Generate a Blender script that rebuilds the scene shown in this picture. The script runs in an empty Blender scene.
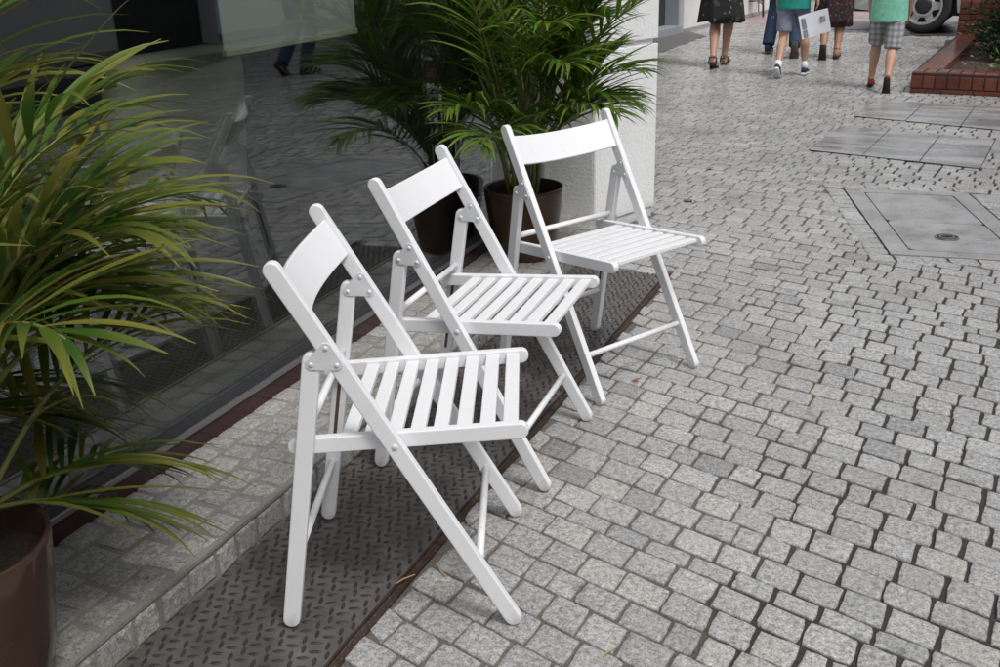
import bpy, math, random
from mathutils import Vector, Matrix, noise
random.seed(7)
R = math.radians
V = Vector
scene = bpy.context.scene
col = scene.collection

# ------------------------------------------------------------------ camera, world, sun, exposure
cam_d = bpy.data.cameras.new("camera")
cam_d.sensor_width = 36.0
cam_d.lens = 36.0 * 1011.4 / 1000.0
cam_d.clip_start = 0.05
cam_d.clip_end = 1000
cam = bpy.data.objects.new("camera", cam_d)
col.objects.link(cam)
cr, cu, cf = V((0.9178, 0.3958, -0.030)), V((-0.1188, 0.346, 0.9307)), V((-0.3788, 0.8506, -0.3646))
cf.normalize(); cr = (cr - cf * cr.dot(cf)).normalized(); cu = cr.cross(cf)
cam.matrix_world = Matrix(((cr.x, cu.x, -cf.x, 0), (cr.y, cu.y, -cf.y, 0), (cr.z, cu.z, -cf.z, 1.2936), (0, 0, 0, 1)))
scene.camera = cam

SUN_EL, SUN_AZ = 58.0, 120.0      # azimuth measured clockwise from +Y
world = bpy.data.worlds.new("World")
scene.world = world
world.use_nodes = True
wn = world.node_tree
wn.nodes.clear()
sky = wn.nodes.new('ShaderNodeTexSky')
sky.sky_type = 'NISHITA'; sky.sun_disc = False
sky.sun_elevation = R(SUN_EL); sky.sun_rotation = R(SUN_AZ)
sky.air_density = 1.0; sky.dust_density = 4.0; sky.ozone_density = 1.0
hs = wn.nodes.new('ShaderNodeHueSaturation'); hs.inputs['Saturation'].default_value = 0.28
bgn = wn.nodes.new('ShaderNodeBackground'); bgn.inputs['Strength'].default_value = 0.13
wo = wn.nodes.new('ShaderNodeOutputWorld')
wn.links.new(sky.outputs[0], hs.inputs['Color']); wn.links.new(hs.outputs[0], bgn.inputs[0]); wn.links.new(bgn.outputs[0], wo.inputs[0])

sun_d = bpy.data.lights.new("sun", 'SUN')
sun_d.energy = 1.5; sun_d.angle = R(16); sun_d.color = (1.0, 0.985, 0.96)
sun = bpy.data.objects.new("sun", sun_d); col.objects.link(sun)
sd = V((math.sin(R(SUN_AZ)) * math.cos(R(SUN_EL)), math.cos(R(SUN_AZ)) * math.cos(R(SUN_EL)), math.sin(R(SUN_EL))))
sun.rotation_euler = sd.to_track_quat('Z', 'Y').to_euler()
vs = scene.view_settings
vs.view_transform = 'Standard'; vs.look = 'None'; vs.gamma = 1.0; vs.use_curve_mapping = False
vs.exposure = 0.23
scene.render.engine = 'CYCLES'

# ------------------------------------------------------------------ helpers
def frame_of(d):
    d = d.normalized()
    a = d.cross(V((0, 0, 1)))
    if a.length < 1e-4: a = V((1, 0, 0))
    a.normalize()
    return a, a.cross(d)

class MB:
    def __init__(s):
        s.v = []; s.f = []; s.uv = {}
    def ring(s, pts):
        i = len(s.v); s.v += [tuple(p) for p in pts]; return list(range(i, i + len(pts)))
    def bridge(s, a, b):
        n = len(a)
        for i in range(n): s.f.append((a[i], a[(i + 1) % n], b[(i + 1) % n], b[i]))
    def box(s, lo, hi, M=None):
        (x0, y0, z0), (x1, y1, z1) = lo, hi
        P = [V(p) for p in ((x0, y0, z0), (x1, y0, z0), (x1, y1, z0), (x0, y1, z0), (x0, y0, z1), (x1, y0, z1), (x1, y1, z1), (x0, y1, z1))]
        if M: P = [M @ p for p in P]
        r = s.ring(P); a, b = r[:4], r[4:]
        s.f += [tuple(a[::-1]), tuple(b)]; s.bridge(a, b)
    def prism(s, poly, z0, z1):
        a = s.ring([(p[0], p[1], z0) for p in poly]); b = s.ring([(p[0], p[1], z1) for p in poly])
        s.f += [tuple(a[::-1]), tuple(b)]; s.bridge(a, b)
    def loft(s, rings, cap=True, closed=False):
        R_ = [s.ring(r) for r in rings]
        for a, b in zip(R_, R_[1:]): s.bridge(a, b)
        if closed: s.bridge(R_[-1], R_[0])
        elif cap: s.f += [tuple(R_[0][::-1]), tuple(R_[-1])]
    def tube(s, pts, rad, n=10, cap=True, flat=1.0):
        pts = [V(p) for p in pts]
        if not isinstance(rad, (list, tuple)): rad = [rad] * len(pts)
        rings = []
        a = None
        for i, p in enumerate(pts):
            d = (pts[min(i + 1, len(pts) - 1)] - pts[max(i - 1, 0)]).normalized()
            if a is None: a, b = frame_of(d)
            else:
                a = (a - d * a.dot(d)).normalized(); b = a.cross(d)
            rings.append([p + (a * math.cos(t) + b * math.sin(t) * flat) * rad[i] for t in [2 * math.pi * k / n for k in range(n)]])
        s.loft(rings, cap)
    def ell(s, secs, n=16, cap=True):
        # sections: centre, rx vector, ry vector
        s.loft([[V(c) + V(a) * math.cos(t) + V(b) * math.sin(t) for t in [2 * math.pi * k / n for k in range(n)]] for c, a, b in secs], cap)
    def ball(s, c, r, n=12, m=8):
        c = V(c); r = V(r) if not isinstance(r, (int, float)) else V((r, r, r))
        s.loft([[c + V((r.x * math.sin(th) * math.cos(t), r.y * math.sin(th) * math.sin(t), -r.z * math.cos(th))) for t in [2 * math.pi * k / n for k in range(n)]]
                for th in [0.05 + (math.pi - 0.1) * j / m for j in range(m + 1)]])
    def lathe(s, prof, c=(0, 0, 0), n=40, closed=False):
        s.loft([[(c[0] + r * math.cos(t), c[1] + r * math.sin(t), c[2] + z) for t in [2 * math.pi * k / n for k in range(n)]] for r, z in prof], not closed, closed)
    def mesh(s, name, mat=None, smooth=False):
        me = bpy.data.meshes.new(name)
        me.from_pydata(s.v, [], s.f); me.update()
        if s.uv:
            l = me.uv_layers.new(name='leaf')
            for lp in me.loops:
                l.data[lp.index].uv = s.uv.get(lp.vertex_index, (0, 0))
        if mat: me.materials.append(mat)
        if smooth: me.polygons.foreach_set('use_smooth', [True] * len(me.polygons))
        return me
    def build(s, name, mat, parent=None, smooth=False, bevel=0, seg=2, ang=40):
        o = bpy.data.objects.new(name, s.mesh(name, mat, smooth)); col.objects.link(o)
        if parent: o.parent = parent
        if bevel:
            m = o.modifiers.new('bevel', 'BEVEL'); m.width = bevel; m.segments = seg; m.limit_method = 'ANGLE'; m.angle_limit = R(ang)
            if not smooth:
                o.data.polygons.foreach_set('use_smooth', [False] * len(o.data.polygons))
        return o
    def solid(s, name, mat, parent=None, voxel=0.01, it=6):
        tmp = bpy.data.objects.new('tmp', s.mesh('tmp')); col.objects.link(tmp)
        m = tmp.modifiers.new('r', 'REMESH'); m.mode = 'VOXEL'; m.voxel_size = voxel
        m = tmp.modifiers.new('s', 'SMOOTH'); m.factor = 0.5; m.iterations = it
        dg = bpy.context.evaluated_depsgraph_get()
        me = bpy.data.meshes.new_from_object(tmp.evaluated_get(dg))
        bpy.data.objects.remove(tmp)
        me.name = name; me.materials.clear(); me.materials.append(mat)
        me.polygons.foreach_set('use_smooth', [True] * len(me.polygons))
        o = bpy.data.objects.new(name, me); col.objects.link(o)
        if parent: o.parent = parent
        return o

def tag(o, label=None, cat=None, group=None, kind=None):
    if label: o['label'] = label
    if cat: o['category'] = cat
    if group: o['group'] = group
    if kind: o['kind'] = kind
    return o
def thing(name, label, cat, loc=(0, 0, 0), rz=0, group=None):
    o = bpy.data.objects.new(name, None); col.objects.link(o)
    o.location = loc; o.rotation_euler = (0, 0, rz); o.empty_display_size = 0.1
    return tag(o, label, cat, group)
def copy_tree(o, parent=None):
    c = o.copy(); col.objects.link(c)
    if parent: c.parent = parent
    for ch in list(o.children): copy_tree(ch, c)
    return c

# ------------------------------------------------------------------ materials
class NT:
    def __init__(s, name):
        s.m = bpy.data.materials.new(name); s.m.use_nodes = True
        s.t = s.m.node_tree; s.b = s.t.nodes['Principled BSDF']; s.out = s.t.nodes['Material Output']
    def n(s, kind, **kw):
        nd = s.t.nodes.new('ShaderNode' + kind)
        for k, v in kw.items():
            if hasattr(nd, k) and k not in nd.inputs: setattr(nd, k, v)
            else: nd.inputs[k.replace('_', ' ') if k.replace('_', ' ') in nd.inputs else k].default_value = v
        return nd
    def l(s, a, b): s.t.links.new(a, b)
    def coord(s, kind='Object'): return s.n('TexCoord').outputs[kind]
    def noise(s, scale, detail=3, rough=0.55, vec=None, dist=0):
        nd = s.n('TexNoise'); nd.inputs['Scale'].default_value = scale; nd.inputs['Detail'].default_value = detail
        nd.inputs['Roughness'].default_value = rough; nd.inputs['Distortion'].default_value = dist
        s.l(vec if vec else s.coord(), nd.inputs['Vector']); return nd.outputs['Fac']
    def ramp(s, fac, stops):
        nd = s.n('ValToRGB'); e = nd.color_ramp.elements
        while len(e) < len(stops): e.new(0.5)
        for i, (p, c) in enumerate(stops):
            e[i].position = p; e[i].color = (c[0], c[1], c[2], 1) if not isinstance(c, (int, float)) else (c, c, c, 1)
        s.l(fac, nd.inputs[0]); return nd.outputs[0]
    def mix(s, fac, a, b, mode='MIX'):
        nd = s.n('MixRGB'); nd.blend_type = mode
        for i, x in ((0, fac), (1, a), (2, b)):
            if isinstance(x, (int, float)): nd.inputs[i].default_value = x if i == 0 else (x, x, x, 1)
            elif isinstance(x, tuple): nd.inputs[i].default_value = (x[0], x[1], x[2], 1)
            else: s.l(x, nd.inputs[i])
        return nd.outputs[0]
    def math(s, op, a, b=None, c=None):
        nd = s.n('Math'); nd.operation = op
        for i, x in enumerate((a, b, c)):
            if x is None: continue
            if isinstance(x, (int, float)): nd.inputs[i].default_value = x
            else: s.l(x, nd.inputs[i])
        return nd.outputs[0]
    def bump(s, h, strength=0.3, dist=0.002):
        nd = s.n('Bump'); nd.inputs['Strength'].default_value = strength; nd.inputs['Distance'].default_value = dist
        s.l(h, nd.inputs['Height']); s.l(nd.outputs[0], s.b.inputs['Normal'])
    def set(s, **kw):
        for k, v in kw.items():
            k = k.replace('_', ' ')
            inp = s.b.inputs[k]
            if hasattr(v, 'is_linked'): s.l(v, inp)
            elif isinstance(v, tuple): inp.default_value = (v[0], v[1], v[2], 1)
            else: inp.default_value = v
        return s

def simple(name, c, rough=0.6, metal=0.0, var=0.15, scale=30, bump=0.0, bscale=200):
    t = NT(name)
    f = t.noise(scale, 4)
    t.set(Base_Color=t.ramp(f, [(0.3, tuple(x * (1 - var) for x in c)), (0.7, tuple(min(1, x * (1 + var)) for x in c))]), Metallic=metal)
    t.set(Roughness=t.ramp(t.noise(scale * 0.7, 3), [(0.3, rough * 0.85), (0.7, min(1, rough * 1.15))]))
    if bump: t.bump(t.noise(bscale, 4), bump, 0.002)
    return t.m

def granite(name, lo, hi, wet=0.0, stain=(0.12, 0.11, 0.10), bmp=0.36):
    t = NT(name)
    rnd = t.n('NewGeometry').outputs['Random Per Island']
    base = t.ramp(rnd, [(0.0, tuple(x * .72 + y * .28 for x, y in zip(lo, hi))), (0.08, tuple(x * 0.88 for x in hi)), (0.5, tuple(x * .35 + y * .65 for x, y in zip(lo, hi))), (0.8, hi), (0.93, (hi[0], hi[1] * 0.98, hi[2] * 0.94)), (1.0, tuple(x * .5 + y * .5 for x, y in zip(lo, hi)))])
    sp = t.noise(210, 3, 0.8)
    c = t.mix(1.0, base, t.ramp(sp, [(0.34, 0.32), (0.44, 0.88), (0.56, 1.04), (0.66, 1.48)]), 'MULTIPLY')
    sp2 = t.noise(75, 4, 0.7)
    c = t.mix(1.0, c, t.ramp(sp2, [(0.32, 0.58), (0.5, 1.0), (0.68, 1.30)]), 'MULTIPLY')
    big = t.noise(1.6, 5, 0.65)
    c = t.mix(t.ramp(big, [(0.45, 0.0), (0.66, 0.55)]), c, t.mix(1.0, c, stain, 'ADD') if False else t.mix(1.0, c, (0.72, 0.69, 0.66), 'MULTIPLY'))
    spot = t.noise(9, 4, 0.7)
    c = t.mix(t.ramp(spot, [(0.62, 0.0), (0.70, 0.5)]), c, stain)
    t.set(Base_Color=c)
    wetm = t.noise(2.2, 4, 0.6)
    t.set(Roughness=t.ramp(wetm, [(0.35, 0.58 - wet), (0.65, 0.40 - wet * 1.3)]))
    t.b.inputs['Specular IOR Level'].default_value = 0.5
    h = t.math('ADD', t.math('MULTIPLY', t.noise(90, 4, 0.7), 1.0), t.math('MULTIPLY', sp, 0.25))
    t.bump(h, bmp, 0.004)
    return t.m

M = {}
M['sett'] = granite('granite_setts', (0.22, 0.221, 0.225), (0.43, 0.427, 0.422), 0.21)
M['step_sett'] = granite('step_setts', (0.25, 0.245, 0.235), (0.385, 0.38, 0.365), 0.0, bmp=0.3)
# joint filling: sandy in places, dark earth elsewhere
t = NT('joint_filling')
f = t.noise(1.1, 3, 0.5)
sx = t.n('SeparateXYZ'); t.l(t.coord(), sx.inputs[0])
f = t.math('ADD', f, t.math('MULTIPLY', t.math('ADD', sx.outputs[0], 0.42), 0.55))
c = t.mix(t.ramp(f, [(0.42, 0.0), (0.60, 1.0)]), (0.125, 0.11, 0.095), (0.036, 0.031, 0.028))
c = t.mix(1.0, c, t.ramp(t.noise(150, 4, 0.7), [(0.3, 0.55), (0.7, 1.5)]), 'MULTIPLY')
t.set(Base_Color=c, Roughness=0.85); t.bump(t.noise(160, 5, 0.7), 0.8, 0.004); M['joint'] = t.m
t = NT('step_mortar')
c = t.mix(1.0, t.ramp(t.noise(7, 4), [(0.3, (0.20, 0.19, 0.175)), (0.7, (0.28, 0.27, 0.25))]), t.ramp(t.noise(200, 4, 0.7), [(0.3, 0.7), (0.7, 1.25)]), 'MULTIPLY')
t.set(Base_Color=c, Roughness=0.85); t.bump(t.noise(150, 5, 0.7), 0.5, 0.003); M['mortar'] = t.m
M['ground'] = simple('ground_paving', (0.24, 0.235, 0.23), 0.6, 0, 0.3, 8, 0.5, 30)
# checker plate
t = NT('steel_plate')
c = t.ramp(t.noise(9, 5, 0.65), [(0.25, (0.062, 0.057, 0.055)), (0.5, (0.112, 0.103, 0.099)), (0.75, (0.175, 0.16, 0.15))])
c = t.mix(t.ramp(t.noise(60, 4, 0.7), [(0.58, 0.0), (0.75, 0.6)]), c, (0.14, 0.115, 0.095))
t.set(Base_Color=c, Metallic=0.2, Roughness=t.ramp(t.noise(20, 4), [(0.3, 0.30), (0.7, 0.5)])); t.bump(t.noise(300, 3), 0.15, 0.001); M['plate'] = t.m
M['tread'] = simple('worn_steel_tread', (0.050, 0.046, 0.046), 0.42, 0.3, 0.3, 60)
t = NT('rusty_angle_iron')
t.set(Base_Color=t.ramp(t.noise(35, 5, 0.7), [(0.3, (0.024, 0.017, 0.013)), (0.55, (0.058, 0.034, 0.023)), (0.75, (0.12, 0.085, 0.065))]), Roughness=0.75, Metallic=0.2)
t.bump(t.noise(120, 5, 0.7), 0.6, 0.003); M['rust'] = t.m
# white painted wood
def painted(name, wear):
    t = NT(name)
    c = t.mix(t.ramp(t.noise(14, 4), [(0.35, 0.0), (0.75, 0.25)]), (0.79, 0.797, 0.82), (0.73, 0.73, 0.735))
    mp = t.n('Mapping'); mp.inputs['Scale'].default_value = (1, 1, 1)
    t.l(t.coord(), mp.inputs[0])
    c = t.mix(t.ramp(t.noise(70, 5, 0.75, mp.outputs[0]), [(0.70 - wear, 0.0), (0.76 - wear, 0.75)]), c, (0.46, 0.40, 0.32))
    sx = t.n('SeparateXYZ'); t.l(t.coord(), sx.inputs[0])
    gz = t.math('ADD', t.math('MULTIPLY', sx.outputs[2], 7.0), t.math('MULTIPLY', t.noise(38, 4, .7), 0.8))
    c = t.mix(t.ramp(gz, [(0.34, 0.55), (0.62, 0.0)]), c, (0.36, 0.33, 0.29))
    c = t.mix(t.ramp(t.noise(26, 5, 0.75), [(0.62, 0.0), (0.70, 0.22)]), c, (0.50, 0.48, 0.44))
    t.set(Base_Color=c, Roughness=t.ramp(t.noise(40, 3), [(0.3, 0.36), (0.7, 0.55)]))
    gm = t.n('Mapping'); gm.inputs['Scale'].default_value = (1, .12, .12); t.l(t.coord(), gm.inputs[0])
    t.bump(t.noise(240, 3, .6, gm.outputs[0]), 0.12, 0.001)
    return t.m
M['white'] = painted('white_wood_paint', -0.03)
M['scuffed'] = painted('scuffed_white_paint', 0.10)
M['groove'] = simple('bare_brown_wood', (0.10, 0.060, 0.045), 0.7)
M['zinc'] = simple('painted_hinge_metal', (0.68, 0.69, 0.71), 0.38, 0.1, 0.06)
M['rivet'] = simple('rivet_metal', (0.72, 0.73, 0.74), 0.3, 0.15, 0.06)
# plaster pillar
t = NT('rough_white_plaster')
c = t.mix(t.ramp(t.noise(5, 5, 0.6), [(0.35, 0.0), (0.8, 0.5)]), (0.80, 0.81, 0.82), (0.68, 0.68, 0.68))
hgt = t.noise(75, 4, 0.65)
c = t.mix(t.ramp(t.noise(48, 3, 0.6), [(0.60, 0.0), (0.72, 0.5)]), c, (0.60, 0.59, 0.57))
sx = t.n('SeparateXYZ'); t.l(t.coord(), sx.inputs[0])
c = t.mix(t.ramp(t.math('ADD', t.math('MULTIPLY', sx.outputs[2], 4.0), t.math('MULTIPLY', t.noise(16, 5, .7), 1.0)), [(0.45, 0.6), (0.85, 0.0)]), c, (0.36, 0.34, 0.31))
t.set(Base_Color=c, Roughness=0.8); t.bump(hgt, 0.6, 0.006); M['plaster'] = t.m
M['wall_white'] = simple('white_render', (0.66, 0.665, 0.66), 0.8, 0, 0.08, 3, 0.3, 60)
M['wall_grey'] = simple('grey_render', (0.30, 0.29, 0.28), 0.8, 0, 0.1, 3, 0.3, 60)
M['frame_grey'] = simple('grey_door_frame', (0.28, 0.30, 0.33), 0.5, 0, 0.05)
M['alu'] = simple('anodised_aluminium', (0.27, 0.255, 0.265), 0.32, 0.7, 0.06)
M['maroon'] = simple('maroon_skirting', (0.040, 0.012, 0.017), 0.12, 0, 0.15, 8)
M['gasket'] = simple('dark_glazing_bead', (0.035, 0.036, 0.045), 0.35)
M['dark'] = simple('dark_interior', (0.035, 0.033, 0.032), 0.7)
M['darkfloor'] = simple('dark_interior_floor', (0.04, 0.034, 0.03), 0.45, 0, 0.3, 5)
M['cream'] = simple('cream_upholstery', (0.68, 0.62, 0.49), 0.6, 0, 0.06, 20)
M['steel'] = simple('brushed_steel', (0.5, 0.5, 0.5), 0.3, 0.9)
M['blackmetal'] = simple('black_metal', (0.02, 0.02, 0.022), 0.45, 0.3)
M['asphalt'] = simple('wet_asphalt', (0.06, 0.06, 0.063), 0.28, 0, 0.3, 6, 0.5, 120)
M['doormat'] = simple('grey_asphalt_strip', (0.115, 0.11, 0.11), 0.7, 0, 0.15, 10, 0.5, 150)
M['kerbstone'] = simple('kerb_stone', (0.34, 0.335, 0.34), 0.45, 0, 0.15, 6, 0.3, 80)
# window pane: see-through, mirror-like towards grazing angles on both faces
t = NT('window_glass')
lw = t.n('LayerWeight'); lw.inputs['Blend'].default_value = 0.5
fr = t.math('ADD', t.math('MULTIPLY', t.math('POWER', lw.outputs['Facing'], 4.0), 0.84), 0.125)
gl = t.n('BsdfGlossy'); gl.inputs['Roughness'].default_value = 0.006; gl.inputs['Color'].default_value = (0.93, 0.95, 0.96, 1)
tr = t.n('BsdfTransparent'); tr.inputs['Color'].default_value = (0.74, 0.78, 0.76, 1)
mx = t.n('MixShader'); t.l(fr, mx.inputs[0]); t.l(tr.outputs[0], mx.inputs[1]); t.l(gl.outputs[0], mx.inputs[2]); t.l(mx.outputs[0], t.out.inputs[0])
M['glass'] = t.m
# palm leaves
def leafmat(name, young, old, yellow, dry=(0.17, 0.085, 0.045), d0=1.0):
    t = NT(name)
    uv = t.n('UVMap'); uv.uv_map = 'leaf'
    sx = t.n('SeparateXYZ'); t.l(uv.outputs[0], sx.inputs[0])
    rnd = t.n('NewGeometry').outputs['Random Per Island']
    c = t.ramp(rnd, [(0.0, old), (0.35, young), (0.65, tuple((a + b) / 2 for a, b in zip(young, yellow))), (0.85, yellow), (1.0, tuple(x * 1.25 for x in yellow))])
    # stripes along the leaf
    mp = t.n('Mapping'); mp.inputs['Scale'].default_value = (9, 0.7, 1); t.l(uv.outputs[0], mp.inputs[0])
    c = t.mix(1.0, c, t.ramp(t.noise(2.2, 3, 0.6, mp.outputs[0]), [(0.3, 0.72), (0.7, 1.25)]), 'MULTIPLY')
    # yellowing then brown dry tips
    rr = t.math('FRACT', t.math('MULTIPLY', rnd, 37.7))
    vv = t.math('ADD', sx.outputs[1], t.math('MULTIPLY', rr, 0.16))
    vv = t.math('ADD', vv, t.math('MULTIPLY', t.noise(60, 3), 0.12))
    c = t.mix(t.ramp(vv, [(0.5, 0.0), (1.05, 0.55)]), c, tuple(x * 1.05 for x in yellow))
    c = t.mix(t.ramp(vv, [(d0, 0.0), (d0 + .07, 1.0)]), c, dry)
    t.set(Base_Color=c, Roughness=0.42)
    t.b.inputs['Specular IOR Level'].default_value = 0.45
    tl = t.n('BsdfTranslucent'); t.l(c, tl.inputs[0])
    mx = t.n('MixShader'); mx.inputs[0].default_value = 0.32
    t.l(t.b.outputs[0], mx.inputs[1]); t.l(tl.outputs[0], mx.inputs[2]); t.l(mx.outputs[0], t.out.inputs[0])
    return t.m
M['leaf'] = leafmat('palm_leaf', (0.062, 0.135, 0.016), (0.022, 0.068, 0.010), (0.185, 0.178, 0.032))
M['leaf_green'] = leafmat('palm_leaf_fresh', (0.075, 0.185, 0.017), (0.026, 0.09, 0.011), (0.15, 0.20, 0.028), (0.24, 0.19, 0.08), 1.06)
t = NT('palm_cane')
t.set(Base_Color=t.ramp(t.noise(25, 4), [(0.3, (0.07, 0.11, 0.02)), (0.7, (0.20, 0.19, 0.05))]), Roughness=0.45); M['cane'] = t.m
t = NT('bronze_glazed_pot')
t.set(Base_Color=t.ramp(t.noise(9, 3), [(0.3, (0.060, 0.032, 0.020)), (0.7, (0.078, 0.042, 0.026))]), Roughness=t.ramp(t.noise(6, 6, 0.7), [(0.4, 0.13), (0.7, 0.34)]), Metallic=0.2); M['pot'] = t.m
M['soil'] = simple('potting_soil', (0.025, 0.017, 0.012), 0.95, 0, 0.6, 80, 1.0, 90)
# glazed brick
t = NT('glazed_red_brick')
rnd = t.n('NewGeometry').outputs['Random Per Island']
c = t.ramp(rnd, [(0.0, (0.10, 0.026, 0.017)), (0.5, (0.135, 0.036, 0.022)), (1.0, (0.17, 0.050, 0.030))])
c = t.mix(1.0, c, t.ramp(t.noise(30, 4), [(0.3, 0.75), (0.7, 1.2)]), 'MULTIPLY')
t.set(Base_Color=c, Roughness=0.2); t.bump(t.noise(60, 3), 0.15, 0.002); M['brick'] = t.m
M['brickmortar'] = simple('dark_brick_joint', (0.03, 0.024, 0.022), 0.85)
t = NT('evergreen_foliage')
rnd = t.n('NewGeometry').outputs['Random Per Island']
t.set(Base_Color=t.ramp(rnd, [(0.0, (0.012, 0.035, 0.012)), (0.6, (0.022, 0.06, 0.018)), (1.0, (0.05, 0.10, 0.025))]), Roughness=0.6); M['thuja'] = t.m
t = NT('yellow_green_leaves'); rnd = t.n('NewGeometry').outputs['Random Per Island']
t.set(Base_Color=t.ramp(rnd, [(0.0, (0.06, 0.12, 0.015)), (1.0, (0.16, 0.22, 0.03))]), Roughness=0.5); M['ygleaf'] = t.m
M['bark'] = simple('dark_bark', (0.05, 0.035, 0.025), 0.9)
M['mulch'] = simple('bark_mulch', (0.05, 0.033, 0.022), 0.95, 0, 0.5, 40, 1.0, 60)
M['dryleaf'] = simple('dry_leaf', (0.24, 0.15, 0.08), 0.8, 0, 0.4, 40)
# slabs
t = NT('wet_smooth_slab')
mp = t.n('Mapping'); mp.inputs['Scale'].default_value = (1.3, 5.0, 1); mp.inputs['Rotation'].default_value = (0, 0, R(14)); t.l(t.coord(), mp.inputs[0])
wet = t.noise(1.4, 4, 0.6, mp.outputs[0])
t.set(Base_Color=t.mix(1.0, t.ramp(wet, [(0.38, (0.36, 0.355, 0.36)), (0.62, (0.23, 0.225, 0.23))]), t.ramp(t.noise(60, 6, 0.75), [(0.3, 0.62), (0.7, 1.25)]), 'MULTIPLY'),
      Roughness=t.ramp(wet, [(0.35, 0.38), (0.65, 0.14)])); t.bump(t.noise(60, 4), 0.1, 0.002); M['slab'] = t.m
t = NT('cast_concrete_lid')
c = t.mix(1.0, t.ramp(t.noise(5, 5, 0.6), [(0.3, (0.24, 0.235, 0.24)), (0.5, (0.31, 0.305, 0.31)), (0.7, (0.36, 0.355, 0.36))]), t.ramp(t.noise(180, 4, 0.75), [(0.3, 0.68), (0.7, 1.28)]), 'MULTIPLY')
c = t.mix(t.ramp(t.noise(4.5, 6, 0.7), [(0.52, 0.0), (0.66, 0.6)]), c, (0.13, 0.12, 0.11))
c = t.mix(t.ramp(t.noise(28, 4, 0.75), [(0.62, 0.0), (0.68, 0.7)]), c, (0.09, 0.08, 0.07))
t.set(Base_Color=c, Roughness=t.ramp(t.noise(3, 4), [(0.35, 0.5), (0.65, 0.25)])); t.bump(t.noise(160, 4), 0.4, 0.003); M['lid'] = t.m
M['iron'] = simple('worn_iron', (0.22, 0.22, 0.225), 0.38, 0.6, 0.25, 40)
M['crack'] = simple('dirty_gap', (0.03, 0.028, 0.026), 0.9)
# far red block paving
t = NT('red_block_paving')
mp = t.n('Mapping'); mp.inputs['Rotation'].default_value = (0, 0, R(42)); t.l(t.coord(), mp.inputs[0])
br = t.n('TexBrick'); br.inputs['Scale'].default_value = 1.0; br.inputs['Brick Width'].default_value = 0.62; br.inputs['Row Height'].default_value = 0.16
br.inputs['Mortar Size'].default_value = 0.014; br.inputs['Color1'].default_value = (0.34, 0.25, 0.25, 1); br.inputs['Color2'].default_value = (0.42, 0.33, 0.33, 1); br.inputs['Mortar'].default_value = (0.12, 0.10, 0.10, 1)
t.l(mp.outputs[0], br.inputs[0])
t.set(Base_Color=t.mix(1.0, br.outputs[0], t.ramp(t.noise(1.5, 4), [(0.3, 0.8), (0.7, 1.15)]), 'MULTIPLY'), Roughness=0.4); M['redpave'] = t.m

# ------------------------------------------------------------------ ground sheets
def sheet(name, poly, z, mat, kind='structure'):
    b = MB(); b.prism(poly, z - 0.05, z)
    return tag(b.build(name, mat), kind=kind)
sheet('ground', [(-150, -150), (150, -150), (150, 250), (-150, 250)], -0.022, M['ground'])
sheet('pavement_bed', [(-1.36, -1.5), (5.5, -1.5), (5.5, 15.6), (-3.9, 15.6), (-3.9, 4.0), (-1.36, 4.0)], -0.0052, M['joint'])
sheet('red_paving', [(-9, 15.602), (5.5, 15.602), (5.5, 60), (-9, 60)], -0.004, M['redpave'])
sheet('kerb_strip', [(-1.75, 14.8), (-0.85, 14.78), (-0.85, 15.598), (-1.75, 15.598)], 0.004, M['kerbstone'])
sheet('parking_bay', [(-0.85, 14.03), (5.4, 13.6), (5.4, 15.55), (-0.85, 15.55)], 0.004, M['asphalt'])
sheet('asphalt_strip', [(-3.62, 9.5), (-3.2, 9.5), (-3.03, 13.78), (-3.40, 14.4), (-3.55, 14.0)], 0.004, M['doormat'])

# ------------------------------------------------------------------ granite setts
def inpoly(x, y, P):
    c = False
    for i in range(len(P)):
        x0, y0 = P[i]; x1, y1 = P[i - 1]
        if (y0 > y) != (y1 > y) and x < (x1 - x0) * (y - y0) / (y1 - y0) + x0: c = not c
    return c
cf_nl, cdir, cnrm = V((-0.142, 4.389)), V((-0.257, 0.966)), V((0.966, 0.257))   # hatch frame: near-left corner, long axis, short axis
cnrm = V((0.993, 0.10)); FRW = 0.60; FRL = 1.20
def hatch(a, b): return cf_nl + cnrm * a + cdir * b
HATCH = [hatch(0, 0), hatch(FRW, 0), hatch(FRW, FRL), hatch(0, FRL)]
HATCH_B = [hatch(-0.07, -0.06), hatch(FRW + 0.07, -0.06), hatch(FRW + 0.07, FRL + 0.06), hatch(-0.07, FRL + 0.06)]
SL1 = [(-0.758, 6.515), (0.214, 6.217), (0.305, 7.10), (-0.664, 7.41)]
SL2 = [(-0.616, 7.838), (0.46, 7.44), (0.56, 8.42), (-0.522, 8.644)]
def shrunk(P, k):
    cx_ = sum(p[0] for p in P) / 4; cy_ = sum(p[1] for p in P) / 4
    return [(cx_ + (p[0] - cx_) * k, cy_ + (p[1] - cy_) * k) for p in P]
SL1S, SL2S = shrunk(SL1, .93), shrunk(SL2, .93)
PLANTER = [(-0.26, 9.15), (1.45, 8.91), (1.45, 12.6), (0.06, 12.7)]
BAY = [(-0.86, 14.02), (5.5, 13.58), (5.5, 16), (-0.86, 16)]
KERB = [(-1.76, 14.79), (-0.84, 14.77), (-0.84, 15.8), (-1.76, 15.8)]
MATP = [(-3.9, 9.3), (-3.2, 9.3), (-3.03, 13.78), (-3.40, 14.4), (-3.9, 14.4)]
PILLAR = [(-1.43, 4.33), (-1.26, 4.75), (-1.85, 5.0), (-1.72, 4.37)]
def blocked(x, y):
    if y < 3.87 and x < -0.94: return True
    if y < 4.30 and x < -1.36: return True
    if y >= 4.30 and x < -3.45 : return True
    for P in (HATCH_B, SL1S, SL2S, PLANTER, BAY, KERB, MATP, PILLAR):
        if inpoly(x, y, P): return True
    return y > 15.56
X0 = -0.5
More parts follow.
